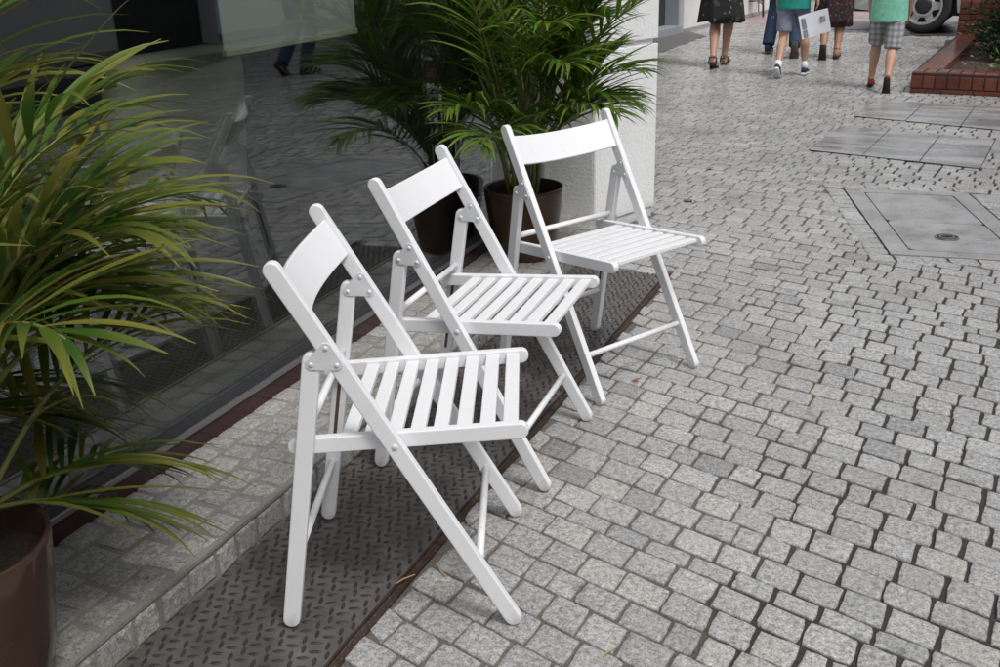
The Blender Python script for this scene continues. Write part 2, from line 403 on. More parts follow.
def th(b):
    k = min(1, max(0, (b - 4.3) / 2.2)); k = k * k * (3 - 2 * k)
    return R(-17.2 + 9.0 * k)
def wmap(a, b):
    return (a + (b - 3) * 0.10, b + (a - X0) * math.tan(th(b)))
def sett(mb, quad, fine, z=0.0, M4=None, dome=0.0015):
    # quad: four 2-D corners; outline subdivided and roughened, two bevel rings
    n = 4 if fine else 2
    c = V((sum(q[0] for q in quad) / 4, sum(q[1] for q in quad) / 4))
    out = []
    for i in range(4):
        p, q = V(quad[i]), V(quad[(i + 1) % 4])
        for k in range(n):
            w = p.lerp(q, k / n)
            if k == 0: w = w.lerp(c, random.uniform(0.015, 0.05) if fine else random.uniform(.0, .05))
            w = w + V((random.uniform(-1, 1), random.uniform(-1, 1))) * (0.0019 if fine else 0.0009)
            out.append(w)
    dz = random.uniform(-0.0018, 0.0018); tx, ty = random.uniform(-.024, .024), random.uniform(-.024, .024)
    def P(w, k, h):
        v = c + (w - c) * k
        hh = z + dz + h + (v.x - c.x) * tx + (v.y - c.y) * ty
        return V((v.x, v.y, hh)) if M4 is None else M4 @ V((v.x, v.y, hh))
    rings = [[P(w, 1.0, -0.030) for w in out], [P(w, 1.0, -0.0032) for w in out], [P(w, 0.97, -0.0006) for w in out]]
    if fine: rings.append([P(w, 0.80, dome * 0.8 + random.uniform(-.0005, .0005)) for w in out])
    R_ = [mb.ring(r) for r in rings]
    for a, b in zip(R_, R_[1:]): mb.bridge(a, b)
    if fine:
        ci = mb.ring([P(c, 0, dome)])[0]
        L = R_[-1]
        for i in range(len(L)): mb.f.append((L[i], L[(i + 1) % len(L)], ci))
    else: mb.f.append(tuple(R_[-1]))

mb = MB()
b = -1.2
while b < 17.2:
    h = random.choice([0.084, 0.087, 0.090, 0.088]) + random.uniform(-.003, .003)
    if random.random() < 0.06: h = 0.058
    a = -4.2 - (b - 3) * .1 + random.uniform(0, 0.1)
    while a < 5.4 - (b - 3) * .1:
        w = random.uniform(0.088, 0.112)
        if random.random() < 0.10: w = random.uniform(0.055, 0.075)
        cy_ = wmap(a, b)[1]
        g = 0.0042 + 0.003 * random.random() if cy_ < 4.6 else 0.0015 + .0012 * random.random()
        gx = 0.0022 + max(0, min(1, (a + 0.6) / 0.6)) * 0.0022 * random.random() ** .6 + random.random() * 0.0014
        cx, cy = wmap(a + w / 2, b + h / 2)
        lim = 2.2 + max(0, cy - 3) * 0.35
        if cy_ >= 4.6: gx = .0035 + random.random() * .0035
        edge = cy < 3.87 and cx + w / 2 > -.92 and cx < -.94
        if edge: cx = -.939
        if -0.3 < cy < 15.6 and cx < lim and not blocked(cx, cy):
            j = (lambda: random.uniform(-.0018, .0018)) if cy < 4.6 else (lambda: random.uniform(-.0009, .0009))
            q = [wmap(a + gx + j(), b + g / 2 + j()), wmap(a + w - gx + j(), b + g / 2 + j()), wmap(a + w - gx + j(), b + h - g / 2 + j()), wmap(a + gx + j(), b + h - g / 2 + j())]
            if cy < 3.87: q = [(max(p_[0], -.946), p_[1]) for p_ in q]
            sett(mb, q, cy < 5.2 and cx < 1.6)
        a += w
    b += h
# soldier course round the hatch
k = 0.0
while k < FRL - 0.03:
    for a0 in (-0.10, FRW + 0.006):
        w = 0.094
        sett(mb, [hatch(a0 + .004, k + .003), hatch(a0 + w - .002, k + .003), hatch(a0 + w - .002, min(FRL, k + .072)), hatch(a0 + .004, min(FRL, k + .072))], True, 0.0035)
    k += 0.078
for b0 in (-0.092, FRL + 0.006):
    k = -0.1
    while k < FRW + 0.05:
        w = random.uniform(.095, .115)
        sett(mb, [hatch(k + .004, b0), hatch(k + w - .004, b0), hatch(k + w - .004, b0 + .084), hatch(k + .004, b0 + .084)], True, 0.0035)
        k += w
tag(mb.build('cobbled_pavement', M['sett']), kind='structure')

# smooth slabs let into the setts
mb = MB(); mb2 = MB()
for P, nx, ny in ((SL1, 3, 3), (SL2, 3, 2)):
    P = [V(p) for p in P]
    def bil(u, v): return P[0].lerp(P[1], u).lerp(P[3].lerp(P[2], u), v)
    mb2.prism([bil(0, 0), bil(1, 0), bil(1, 1), bil(0, 1)], -0.04, 0.004)
    for i in range(nx):
        for j in range(ny):
            e = 0.008
            mb.prism([bil((i + e) / nx, (j + e) / ny), bil((i + 1 - e) / nx, (j + e) / ny), bil((i + 1 - e) / nx, (j + 1 - e) / ny), bil((i + e) / nx, (j + 1 - e) / ny)], -0.03, 0.007 + random.uniform(-.001, .001))
tag(mb2.build('slab_bed', M['crack']), kind='structure')
tag(mb.build('slab_paving', M['slab'], bevel=0.003), kind='structure')

# ------------------------------------------------------------------ hatch cover
hc = thing('hatch_cover', 'rectangular concrete filled hatch cover with steel rim and round lifting ring set in cobbles', 'hatch cover')
mb = MB()
def ringpoly(o0, o1, i0, i1, z0, z1):
    O = [hatch(*p) for p in ((o0[0], o0[1]), (o1[0], o0[1]), (o1[0], o1[1]), (o0[0], o1[1]))]
    I = [hatch(*p) for p in ((i0[0], i0[1]), (i1[0], i0[1]), (i1[0], i1[1]), (i0[0], i1[1]))]
    a = mb.ring([(p.x, p.y, z0) for p in O]); b_ = mb.ring([(p.x, p.y, z1) for p in O]); c_ = mb.ring([(p.x, p.y, z1) for p in I]); d = mb.ring([(p.x, p.y, z0) for p in I])
    mb.bridge(a, b_); mb.bridge(b_, c_); mb.bridge(c_, d)
ringpoly((0, 0), (FRW, FRL), (0.085, 0.075), (FRW - 0.085, FRL - 0.09), -0.03, 0.0045)
mb.build('concrete_surround', M['lid'], hc)
mb = MB(); mb.prism([hatch(-.008, -.007), hatch(FRW + .008, -.007), hatch(FRW + .008, FRL + .007), hatch(-.008, FRL + .007)], -0.05, -0.002); mb.build('joint', M['crack'], hc)
mb = MB(); mb.prism([hatch(0.08, 0.07), hatch(FRW - .08, .07), hatch(FRW - .08, FRL - .085), hatch(.08, FRL - .085)], -0.04, -0.0005); mb.build('gap_bed', M['crack'], hc)
def lidpoly(a0, b0, a1, b1, r, skip=()):
    out = []
    for (ca, cb, s) in ((a0 + r, b0 + r, 180), (a1 - r, b0 + r, 270), (a1 - r, b1 - r, 0), (a0 + r, b1 - r, 90)):
        for k in range(5):
            an = R(s + 22.5 * k); out.append(hatch(ca + r * math.cos(an), cb + r * math.sin(an)))
    return out
mb = MB(); mb.prism(lidpoly(.091, .081, FRW - .091, FRL * .46, .03), -0.03, 0.004); mb.build('lid', M['lid'], hc)
mb = MB(); mb.prism(lidpoly(.091, FRL * .46 + .004, FRW - .091, FRL - .096, .03), -0.03, 0.0037); mb.build('lid', M['lid'], hc)
ctr = hatch(0.29, 0.30)
mb = MB()
mb.lathe([(0.043, 0.001), (0.043, 0.007), (0.050, 0.007), (0.052, 0.001)], (ctr.x, ctr.y, 0.0025), 32, True)
for k in range(6):
    an = R(60 * k + 10)
    mb.box((-.016, -.005, 0), (.016, .005, .006), Matrix.Translation((ctr.x + .028 * math.cos(an), ctr.y + .028 * math.sin(an), .0045)) @ Matrix.Rotation(an + R(90), 4, 'Z'))
mb.build('lifting_ring', M['iron'], hc)
mb = MB(); mb.lathe([(0.0, 0.0), (0.042, 0.0), (0.042, 0.002), (0.0, 0.002)], (ctr.x, ctr.y, 0.003), 32); mb.build('ring_recess', M['crack'], hc)

# ------------------------------------------------------------------ step of small setts under the window
st = MB(); st.box((-1.72, -2.5, -0.05), (-1.352, 4.40, 0.0752)); st.box((-1.3585, -2.5, 0.0715), (-1.347, 4.40, 0.0800))
tag(st.build('step', M['mortar']), kind='structure')
mb = MB()
x = -1.362
row = 0
while x > -1.70:
    w = random.uniform(.080, .090); y = -0.6 + random.random() * .08
    while y < 4.35:
        l = random.uniform(.078, .108)
        if random.random() < .15: l = random.uniform(.055, .07)
        j = lambda: random.uniform(-.004, .004)
        g = .006
        sett(mb, [(x - w + g + j(), y + g + j()), (x - g + j(), y + g + j()), (x - g + j(), y + l - g + j()), (x - w + g + j(), y + l - g + j())], True, 0.0780, None, 0.0006)
        y += l
    x -= w
Mf = Matrix(((0, 0, 1, -1.3505), (1, 0, 0, 0), (0, 1, 0, 0), (0, 0, 0, 1)))
y = -0.6
while y < 4.35:
    l = random.uniform(.06, .105); j = lambda: random.uniform(-.004, .004)
    sett(mb, [(y + .006, 0.002 + j()), (y + l - .006, 0.002 + j()), (y + l - .006 + j(), 0.064 + j()), (y + .006 + j(), 0.064 + j())], True, 0.003, Mf)
    y += l
tag(mb.build('step_paving', M['step_sett']), kind='structure')

# ------------------------------------------------------------------ checker plate
cp = thing('checker_plate', 'dark steel checker plate strip lying between the step and the cobbles', 'metal plate', (-1.155, 1.6, 0))
b0 = MB(); b0.box((-0.188, -2.6, -0.03), (0.183, 2.262, 0.0)); b0.build('plate', M['plate'], cp, bevel=0.0015)
mb = MB()
y = -1.4; r = 0
while y < 2.25:
    x = -0.178 + (0.0135 if r % 2 else 0); i = 0
    while x < 0.176:
        an = R(20 if (i + r // 1) % 2 == 0 else -70) + random.uniform(-.04, .04)
        ca, sa = math.cos(an), math.sin(an)
        def T(u, v, z): return (x + u * ca - v * sa, y + u * sa + v * ca, z)
        L, W, H = .0145, .0050, .0030
        o = mb.ring([T(-L, 0, -.0005), T(-L * .5, -W * .8, -.0005), T(0, -W, -.0005), T(L * .5, -W * .8, -.0005), T(L, 0, -.0005), T(L * .5, W * .8, -.0005), T(0, W, -.0005), T(-L * .5, W * .8, -.0005)])
        q = mb.ring([T(-L * .8, 0, H * .6), T(-L * .45, -W * .35, H), T(0, -W * .45, H), T(L * .45, -W * .35, H), T(L * .8, 0, H * .6), T(L * .45, W * .35, H), T(0, W * .45, H), T(-L * .45, W * .35, H)])
        mb.bridge(o, q); mb.f.append(tuple(q))
        x += .027; i += 1
    y += .0245; r += 1
mb.build('tread_pattern', M['tread'], cp)
mb = MB()
pts = []
for k in range(60):
    yy = -2.6 + k * (2.268 + 2.6) / 59
    pts.append((yy, random.uniform(-.0015, .0015)))
for lo, hi, z in ((0.185, 0.190, 0.0025), (0.1925, 0.204, -0.003), (0.206, 0.2105, 0.0015)):
    mb.loft([[(lo + d, yy, -.03), (hi + d, yy, -.03), (hi + d, yy, z + random.uniform(-.001, .001)), (lo + d, yy, z + random.uniform(-.001, .001))] for yy, d in pts])
mb.build('edge_angle', M['rust'], cp)

# ------------------------------------------------------------------ shop front with big pane
sf = thing('shop_front', 'dark shop front with a large reflecting window pane, grey sill rail and maroon skirting', 'shop front', (-1.69, 1.5, 0))
def LB(lo, hi): return tuple(a - b for a, b in zip(lo, (-1.69, 1.5, 0))), tuple(a - b for a, b in zip(hi, (-1.69, 1.5, 0)))
def part(name, mat, boxes, parent=sf, bevel=0.0):
    m_ = MB()
    for lo, hi in boxes: m_.box(*LB(lo, hi))
    return m_.build(name, mat, parent, bevel=bevel)
Y0, Y1 = -3.0, 4.42
part('skirting', M['maroon'], [((-1.76, Y0, 0.07), (-1.683, Y1, 0.131))])
part('sill_rail', M['alu'], [((-1.76, Y0, 0.1312), (-1.674, Y1, 0.147))], bevel=.003)
wf = part('glazing_bead', M['gasket'], [((-1.74, Y0, 0.1472), (-1.684, Y1, 0.172)), ((-1.74, Y0, 2.85), (-1.66, Y1, 2.95))])
part('window_pane', M['glass'], [((-1.70, Y0, 0.165), (-1.690, Y1, 2.86))])
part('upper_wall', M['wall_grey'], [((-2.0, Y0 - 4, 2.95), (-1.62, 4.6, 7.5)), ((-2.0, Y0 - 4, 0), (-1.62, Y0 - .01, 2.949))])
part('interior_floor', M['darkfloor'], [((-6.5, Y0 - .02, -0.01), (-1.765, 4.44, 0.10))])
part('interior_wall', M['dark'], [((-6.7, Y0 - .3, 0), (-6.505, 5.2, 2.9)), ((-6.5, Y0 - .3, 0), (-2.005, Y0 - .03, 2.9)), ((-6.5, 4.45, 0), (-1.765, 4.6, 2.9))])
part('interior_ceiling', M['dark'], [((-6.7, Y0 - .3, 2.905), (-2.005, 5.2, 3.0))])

# pillar
pl = thing('plaster_pillar', 'rough white plastered pillar with a horizontal groove behind the farthest chair', 'pillar', (-1.6, 4.6, 0))
def pillar_block(z0, z1, inset):
    m_ = MB()
    c = V((sum(p[0] for p in PILLAR) / 4, sum(p[1] for p in PILLAR) / 4))
    P = []
    for p in PILLAR:
        q = V(p) - V((-1.6, 4.6)); d = (c - V((-1.6, 4.6)) - q).normalized(); P.append(q + d * inset)
    # rounded vertical edges
    out = []
    for i in range(4):
        p, a, b_ = P[i], P[i - 1], P[(i + 1) % 4]
        r_ = .018
        u, w = (a - p).normalized() * r_, (b_ - p).normalized() * r_
        out += [p + u, p + u * .35 + w * .1, p + w * .35 + u * .1, p + w]
    m_.prism(out, z0, z1); return m_
pillar_block(0.045, 0.815, 0).build('lower_block', M['plaster'], pl, bevel=.006)
pillar_block(-0.02, 0.047, 0.012).build('base', M['plaster'], pl)
pillar_block(0.813, 0.842, 0.024).build('groove', M['plaster'], pl)
pillar_block(0.84, 7.4, 0).build('upper_block', M['plaster'], pl, bevel=.006)

# facade beyond
fb = thing('white_building', 'white rendered building further down the street with a dark recessed shop door', 'building', (-3.43, 14.18, 0), math.atan2(-0.20, 1.44) * -1 * -1)
fb.rotation_euler = (0, 0, -math.atan2(0.20, 1.44))
def fbx(name, mat, boxes, bevel=0):
    m_ = MB()
    for lo, hi in boxes: m_.box(lo, hi)
    return m_.build(name, mat, fb, bevel=bevel)
fbx('wall', M['wall_white'], [((-3, 0, -.02), (0, 16, 7)), ((-3, -4.2, 2.6), (0, -.002, 7)), ((-3, -9.5, -.02), (0, -4.202, 7))])
fbx('base_course', M['wall_grey'], [((0.001, 0.0, 0), (0.012, 16, 0.05))])
d_ = fbx('shop_door', M['dark'], [((-.55, -4.2, 0.0), (-.25, -.002, 2.598))])
fr_ = fbx('door_frame', M['frame_grey'], [((-.249, -4.2, 0.0), (-.02, -.002, .10)), ((-.249, -4.2, .101), (-.16, -4.05, 2.59)), ((-.249, -1.15, .101), (-.13, -.90, 2.59)), ((-.249, -.06, .101), (-.05, -.003, 2.59))], .004)
fr_.parent = d_
for k in range(4):
    w_ = fbx('window', M['gasket'], [((-.1, 2 + k * 3.4, 1.2), (.02, 3.6 + k * 3.4, 2.8))])
    m_ = MB(); m_.box((.021, 2.06 + k * 3.4, 1.26), (.026, 3.54 + k * 3.4, 2.74)); m_.build('pane', M['glass'], w_)

# building across the street (seen in the window's reflection)
ob = thing('opposite_building', 'white plastered building across the street, seen mirrored in the shop window', 'building', (6.3, 10, 0))
m_ = MB(); m_.box((0, 2.2, 0), (3, 30, 7)); m_.box((0, -20, 0), (3, 0.2, 7)); m_.box((0, .2, 2.7), (3, 2.2, 7)); m_.build('wall', M['wall_white'], ob)
m_ = MB(); m_.box((.3, .2, 0), (.5, 2.2, 2.7)); m_.build('doorway', M['dark'], ob)
m_ = MB(); m_.box((-.03, 2.2, 0), (-.002, 30, .12)); m_.box((-.03, -20, 0), (-.002, .2, .12)); m_.build('plinth', M['wall_grey'], ob)
for k in range(9):
    if k in (4, 5): continue
    y_ = -17 + 4.2 * k
    w_ = MB(); w_.box((-.02, y_, 1.0), (.05, y_ + 2.2, 2.5)); w_ = w_.build('window', M['gasket'], ob)
    m_ = MB(); m_.box((-.026, y_ + .08, 1.08), (-.021, y_ + 2.12, 2.42)); m_.build('pane', M['glass'], w_)

# ------------------------------------------------------------------ folding chairs
def plank(mb, A, B, wd, th_, yc, n=8):
    A, B = V((A[0], A[1])), V((B[0], B[1])); d = (B - A).normalized(); nn = V((-d.y, d.x)); r = wd / 2
    out = []
    for c, s in ((A, 1), (B, -1)):
        for k in range(n + 1):
            a = math.pi * k / n
            out.append(c + (nn * math.cos(a) * s - d * math.sin(a) * s) * r)
    lo = mb.ring([(p.x, yc - th_ / 2, p.y) for p in out]); hi = mb.ring([(p.x, yc + th_ / 2, p.y) for p in out])
    mb.f += [tuple(lo), tuple(hi[::-1])]; mb.bridge(hi, lo)
def make_chair():
    c = thing('folding_chair', 'white wooden folding chair nearest the camera with a scuffed front rung', 'chair', group='white folding chairs in a row')
    XO = -0.25
    top, foot = V((0.060 + XO, 0.757)), V((0.47 + XO - .004, 0.017))
    pd = (foot - top).normalized()
    rt, rf = V((0.1128 + XO, 0.583)), V((0.0175 + XO, 0.018))
    W, WS, TH = .204, .1825, .0195
    rq, rs = V((0.062 + XO, .3985)), V((0.4895 + XO, .4255))
    for s in (-1, 1):
        m_ = MB(); plank(m_, top, foot, .0325, TH, W * s); m_.build('front_leg', M['white'], c, bevel=.003, seg=3)
        m_ = MB(); plank(m_, rt, rf, .034, TH, W * s)
        leg = m_.build('rear_leg', M['white'], c, bevel=.003, seg=3)
        g0, g1 = rt.lerp(rf, .36), rt.lerp(rf, .70)
        m_ = MB(); plank(m_, g0, g1, .008, .0012, (W - TH / 2 - .0002) * s); m_.build('groove', M['groove'], leg)
        m_ = MB(); plank(m_, rq, rs, .032, .019, WS * s); m_.build('seat_rail', M['white'], c, bevel=.0025, seg=3)
        # triangular hinge plate with three rivets
        pz = top + pd * ((.757 - .606) / -pd.y); pz2 = top + pd * ((.757 - .574) / -pd.y)
        tri = [rt + V((0.0, -.004)), pz2 + V((.0, .003)), pz + V((.0, .005))]
        cc = (tri[0] + tri[1] + tri[2]) / 3
        out = []
        for i in range(3):
            p, a, b_ = tri[i], tri[i - 1], tri[(i + 1) % 3]
            u = (p - a).normalized(); w = (b_ - p).normalized()
            n0, n1 = V((u.y, -u.x)), V((w.y, -w.x))
            if (p - cc).dot(n0) < 0: n0, n1 = -n0, -n1
            for k in range(5): out.append(p + n0.lerp(n1, k / 4).normalized() * .0105)
        for y0, y1, sg in (((W + TH / 2 - .001) * s, (W + TH / 2 + .0022) * s, s), ((W - TH / 2 + .001) * s, (W - TH / 2 - .0022) * s, -s)):
            m_ = MB(); lo = m_.ring([(p.x, y0, p.y) for p in out]); hi = m_.ring([(p.x, y1, p.y) for p in out]); m_.f += [tuple(lo), tuple(hi[::-1])]; m_.bridge(hi, lo)
            hp = m_.build('hinge_plate', M['zinc'], c, bevel=.0006)
            for p in tri:
                m_ = MB()
                m_.loft([[(p.x + r_ * math.cos(t_), y1 + d_ * sg, p.y + r_ * math.sin(t_)) for t_ in [math.pi * 2 * k / 14 for k in range(14)]] for r_, d_ in ((.0046, -.001), (.0046, .001), (.0036, .0022), (.0018, .0028))])
                m_.build('rivet', M['rivet'], hp, smooth=True)
        pv = V((0.254 + XO, .4075))
        m_ = MB()
        m_.loft([[(pv.x + r_ * math.cos(t_), (W + TH / 2 + d_) * s, pv.y + r_ * math.sin(t_)) for t_ in [math.pi * 2 * k / 14 for k in range(14)]] for r_, d_ in ((.006, -.001), (.006, .001), (.0048, .0026), (.002, .0032))])
        m_.build('bolt', M['zinc'], c, smooth=True)
    # seat of eight cross slats
    rd = (rs - rq).normalized(); rn = V((-rd.y, rd.x))
    m_ = MB()
    for k in range(8):
        cx_ = rs - rd * (.018 + .0445 * k) + rn * (.004)
        hw = .0145
        P = [cx_ + rd * hw + rn * .006, cx_ - rd * hw + rn * .006, cx_ - rd * hw - rn * .006, cx_ + rd * hw - rn * .006]
        a = m_.ring([(p.x, -(WS - .0098), p.y) for p in P]); b_ = m_.ring([(p.x, WS - .0098, p.y) for p in P])
        m_.f += [tuple(a[::-1]), tuple(b_)]; m_.bridge(a, b_)
    m_.build('seat', M['white'], c, bevel=.002, seg=2)
    # bent backrest board
    m_ = MB(); pn = V((-pd.y, pd.x))
    if pn.x > 0: pn = -pn
    rings = []
    for k in range(17):
        u = -1 + 2 * k / 16
        off = .004 - .0 + pn * 0 if False else None
        bow = .030 * (1 - u * u) - .004
        yv = u * (W - TH / 2 + .0005)
        ring_ = []
        for (al, tt) in ((.022, -.005), (.022, .005), (.112, .005), (.112, -.005)):
            p = top + pd * al + pn * (bow + tt); ring_.append((p.x, yv, p.y))
        rings.append(ring_)
    m_.loft(rings); m_.build('backrest', M['white'], c, smooth=False, bevel=.0025, seg=3, ang=50)
    # dowels
    def dowel(name, p, half, r_):
        m_ = MB(); m_.tube([(p.x, -half, p.y), (p.x, half, p.y)], r_, 16); return m_.build(name, M['white'], c, smooth=True)
    dowel('stretcher', rt.lerp(rf, (.583 - .437) / .565), W - .004, .0085)
    dowel('stretcher', rt.lerp(rf, (.583 - .158) / .565), W - .004, .0085)
    fr_ = top + pd * (.8457 * (1 - .1616))
    o = dowel('front_rung', fr_, W - .004, .0085)
    m_ = MB(); m_.tube([(rs.x - .10, -WS + .01, rs.y - .0195), (rs.x - .10, WS - .01, rs.y - .018)], .006, 12); m_.build('seat_dowel', M['white'], c, smooth=True)
    return c, o
ch0, rung = make_chair()
C2 = copy_tree(ch0); C3 = copy_tree(ch0)
rung.data = rung.data.copy(); rung.data.materials[0] = M['scuffed']; rung['label'] = 'scuffed front rung with worn paint'
for o, (x, y, a), lb in ((ch0, (-.9566, 1.6558, 21.95), None), (C2, (-1.0387, 2.2484, 4.0), 'white wooden folding chair in the middle of the row, between two other chairs'), (C3, (-.9269, 2.8574, -28.0), 'farthest white wooden folding chair, in front of the pillar and brown palm pot')):
    o.location = (x, y, 0.003); o.rotation_euler = (0, 0, R(a))
    if lb: o['label'] = lb

# ------------------------------------------------------------------ potted palms
def leaflet(mb, base, d0, up, L, wd, droop, segs=7, tw=0.0):
    d = d0.normalized(); p = V(base); prev = None
    for i in range(segs + 1):
        t_ = i / segs
        side = d.cross(V((0, 0, 1)))
        if side.length < .05: side = d.cross(up)
        side.normalize()
        if tw: side = (Matrix.Rotation(tw * t_, 3, d) @ side)
        nrm = side.cross(d)
        w_ = wd * (min(1, .35 + 2.8 * t_) if t_ < .25 else 1.0) * (1 - max(0, (t_ - .35) / .65) ** 1.6) * .5
        w_ = max(w_, .0006)
        ids = mb.ring([p - side * w_ + nrm * w_ * .35, p, p + side * w_ + nrm * w_ * .35])
        for q, u in zip(ids, (0, .5, 1)): mb.uv[q] = (u, t_)
        if prev:
            mb.f.append((prev[0], prev[1], ids[1], ids[0])); mb.f.append((prev[1], prev[2], ids[2], ids[1]))
        prev = ids
        st_ = L / segs
        p = p + d * st_
        d = (d + V((0, 0, -1)) * droop / segs * (.5 + 1.1 * t_)).normalized()
def frond(mb, stem, base, az, el, L, bend, nl, ll, lw, rnd):
    n = 18; p = V(base); e = el; pts = []; a = az
    for i in range(n + 1):
        pts.append(p.copy())
        d = V((math.cos(a) * math.cos(e), math.sin(a) * math.cos(e), math.sin(e)))
        p = p + d * (L / n)
        e -= bend / n * (.4 + 1.2 * i / n); a += rnd.uniform(-.02, .02)
    stem.tube(pts, [.0055 * (1 - .75 * i / n) + .0006 for i in range(n + 1)], 6)
    for k in range(nl):
        t_ = .26 + .74 * (k + .5) / nl
        for s in (-1, 1):
            tt = min(.999, t_ + rnd.uniform(-.008, .008))
            i = int(tt * n); f_ = tt * n - i
            b_ = pts[i].lerp(pts[i + 1], f_); d = (pts[i + 1] - pts[i]).normalized()
            side = d.cross(V((0, 0, 1))); 
            if side.length < .05: side = V((1, 0, 0))
            side.normalize(); up = side.cross(d)
            q = (t_ - .26) / .74
            ang = R(58 - 34 * q + rnd.uniform(-7, 7))
            l_ = ll * (.62 + .55 * math.sin(math.pi * min(1, q * .92 + .12)) - .28 * q) * rnd.uniform(.82, 1.12)
            v_ = rnd.uniform(.12, .5)
            d0 = d * math.cos(ang) + (side * s * math.cos(v_) + up * math.sin(v_)) * math.sin(ang)
            leaflet(mb, b_, d0, up, l_, lw * rnd.uniform(.75, 1.15), rnd.uniform(.45, 1.5), 7, rnd.uniform(-.7, .7))
def palm(label, loc, rim_z, R_, fronds, ll, lw, nl, mat, seed, canes=9, reach=None):
    rnd = random.Random(seed)
    P = thing('potted_palm', label, 'potted palm', loc)
    m_ = MB(); H = rim_z
    m_.lathe([(R_ * .70, 0), (R_ * .72, .004), (R_ * .845, H * .35), (R_ * .95, H * .72), (R_ * 1.0, H * .95), (R_ * 1.0, H - .004), (R_ * .985, H), (R_ * .955, H), (R_ * .94, H - .006), (R_ * .92, H * .8), (R_ * .80, H * .3), (0.02, H * .28)], n=56)
    pot = m_.build('pot', M['pot'], P, smooth=True)
    m_ = MB(); m_.lathe([(0.001, H * .80), (R_ * .5, H * .81), (R_ * .925, H * .79), (R_ * .92, H * .70), (.001, H * .7)], n=32); m_.build('soil', M['soil'], pot)
    tops = []
    for k in range(canes):
        a = rnd.uniform(0, 6.28); r0 = rnd.uniform(0, R_ * .45)
        b_ = V((r0 * math.cos(a), r0 * math.sin(a), H * .78)); h_ = rnd.uniform(.25, .55); lean = rnd.uniform(.02, .07)
        tp = b_ + V((math.cos(a) * lean, math.sin(a) * lean, h_))
        m_ = MB(); pp = [b_.lerp(tp, i / 6) + V((math.cos(a), math.sin(a), 0)) * .012 * math.sin(i) * .4 for i in range(7)]
        m_.tube(pp, [.0095, .009, .0085, .008, .0075, .007, .0055], 8); m_.build('cane', M['cane'], P, smooth=True)
        tops.append(tp)
    for fi, f_ in enumerate(fronds):
        if f_[0] == 'rand':
            az, el, L, bend = rnd.uniform(*f_[1]), rnd.uniform(*f_[2]), rnd.uniform(*f_[3]), rnd.uniform(*f_[4])
            zoff = 0
        else:
            az, el, L, bend = f_[:4]
        best = max(tops, key=lambda q: q.x * math.cos(az) + q.y * math.sin(az) + rnd.uniform(-.08, .08))
        if fi < canes and f_[0] == 'rand': best = tops[fi]
        st0 = best - V((0, 0, rnd.uniform(.0, .18)))
        for tries in range(9):                       # shorten a frond until it keeps clear of the chairs
            m_ = MB(); sm = MB()
            frond(m_, sm, st0, az, el, L, bend, nl, ll, lw, rnd)
            if not reach or max(v[0] * reach[0] + v[1] * reach[1] for v in m_.v) < reach[2]: break
            L *= .84
            if tries > 4: bend *= 1.15; az += .12
        fo = m_.build('frond', mat, P, smooth=True)
        sm.build('rachis', M['cane'], fo, smooth=True)
    return P
pi = math.pi
# near palm: azimuths measured from +X (away from the window) towards +Y (down the street)
near = [(R(88), R(66), .60, 1.5), (R(68), R(48), .40, 1.4), (R(100), R(42), .52, 1.2), (R(78), R(24), .36, 1.2), (R(94), R(12), .42, 1.0), (R(95), R(72), .80, 1.3),
        (R(78), R(80), .90, .9), (R(110), R(58), .70, 1.2), (R(88), R(-8), .32, .7), (R(60), R(66), .42, 1.5), (R(30), R(76), .55, 1.2), (R(66), R(76), .62, 1.2), (R(84), R(40), .44, 1.5)]
near += [(R(92), R(2), .40, .9), (R(100), R(-12), .40, .6), (R(80), R(-14), .26, .6), (R(110), R(14), .5, 1.0), (R(96), R(30), .55, 1.2), (R(104), R(64), .9, 1.4), (R(88), R(55), .7, 1.6)]
near += [('rand', (R(75), R(125)), (R(34), R(82)), (.45, .7), (.9, 1.5)) for k in range(4)] + [('rand', (R(125), R(390)), (R(50), R(84)), (.45, .75), (.9, 1.5)) for k in range(9)]
palm('tall areca palm with long yellowing leaves in a shiny brown pot, at the left edge', (-1.44, .945, .081), .30, .16, near, .32, .0175, 13, M['leaf'], 11, 9, (.918, .396, .56))
far = [('rand', (R(110), R(350)), (R(60), R(88)), (.65, 1.0), (.6, 1.2)) for k in range(16)] + [('rand', (R(-10), R(110)), (R(68), R(88)), (.5, .8), (.6, 1.1)) for k in range(10)] + [('rand', (0, R(360)), (R(40), R(75)), (.30, .45), (.5, 1.2)) for k in range(9)] + [('rand', (R(120), R(340)), (R(30), R(60)), (.42, .62), (.8, 1.4)) for k in range(8)]
far += [(R(60), R(66), .45, 1.6), (R(20), R(62), .42, 1.6), (R(-10), R(70), .60, 1.5), (R(-30), R(58), .50, 1.5), (R(-80), R(55), .6, 1.4), (R(-60), R(70), .75, 1.3)]
palm('green areca palm in a shiny brown pot, beside the white pillar', (-1.515, 3.68, .081), .285, .16, far, .29, .0185, 18, M['leaf_green'], 5, 14)

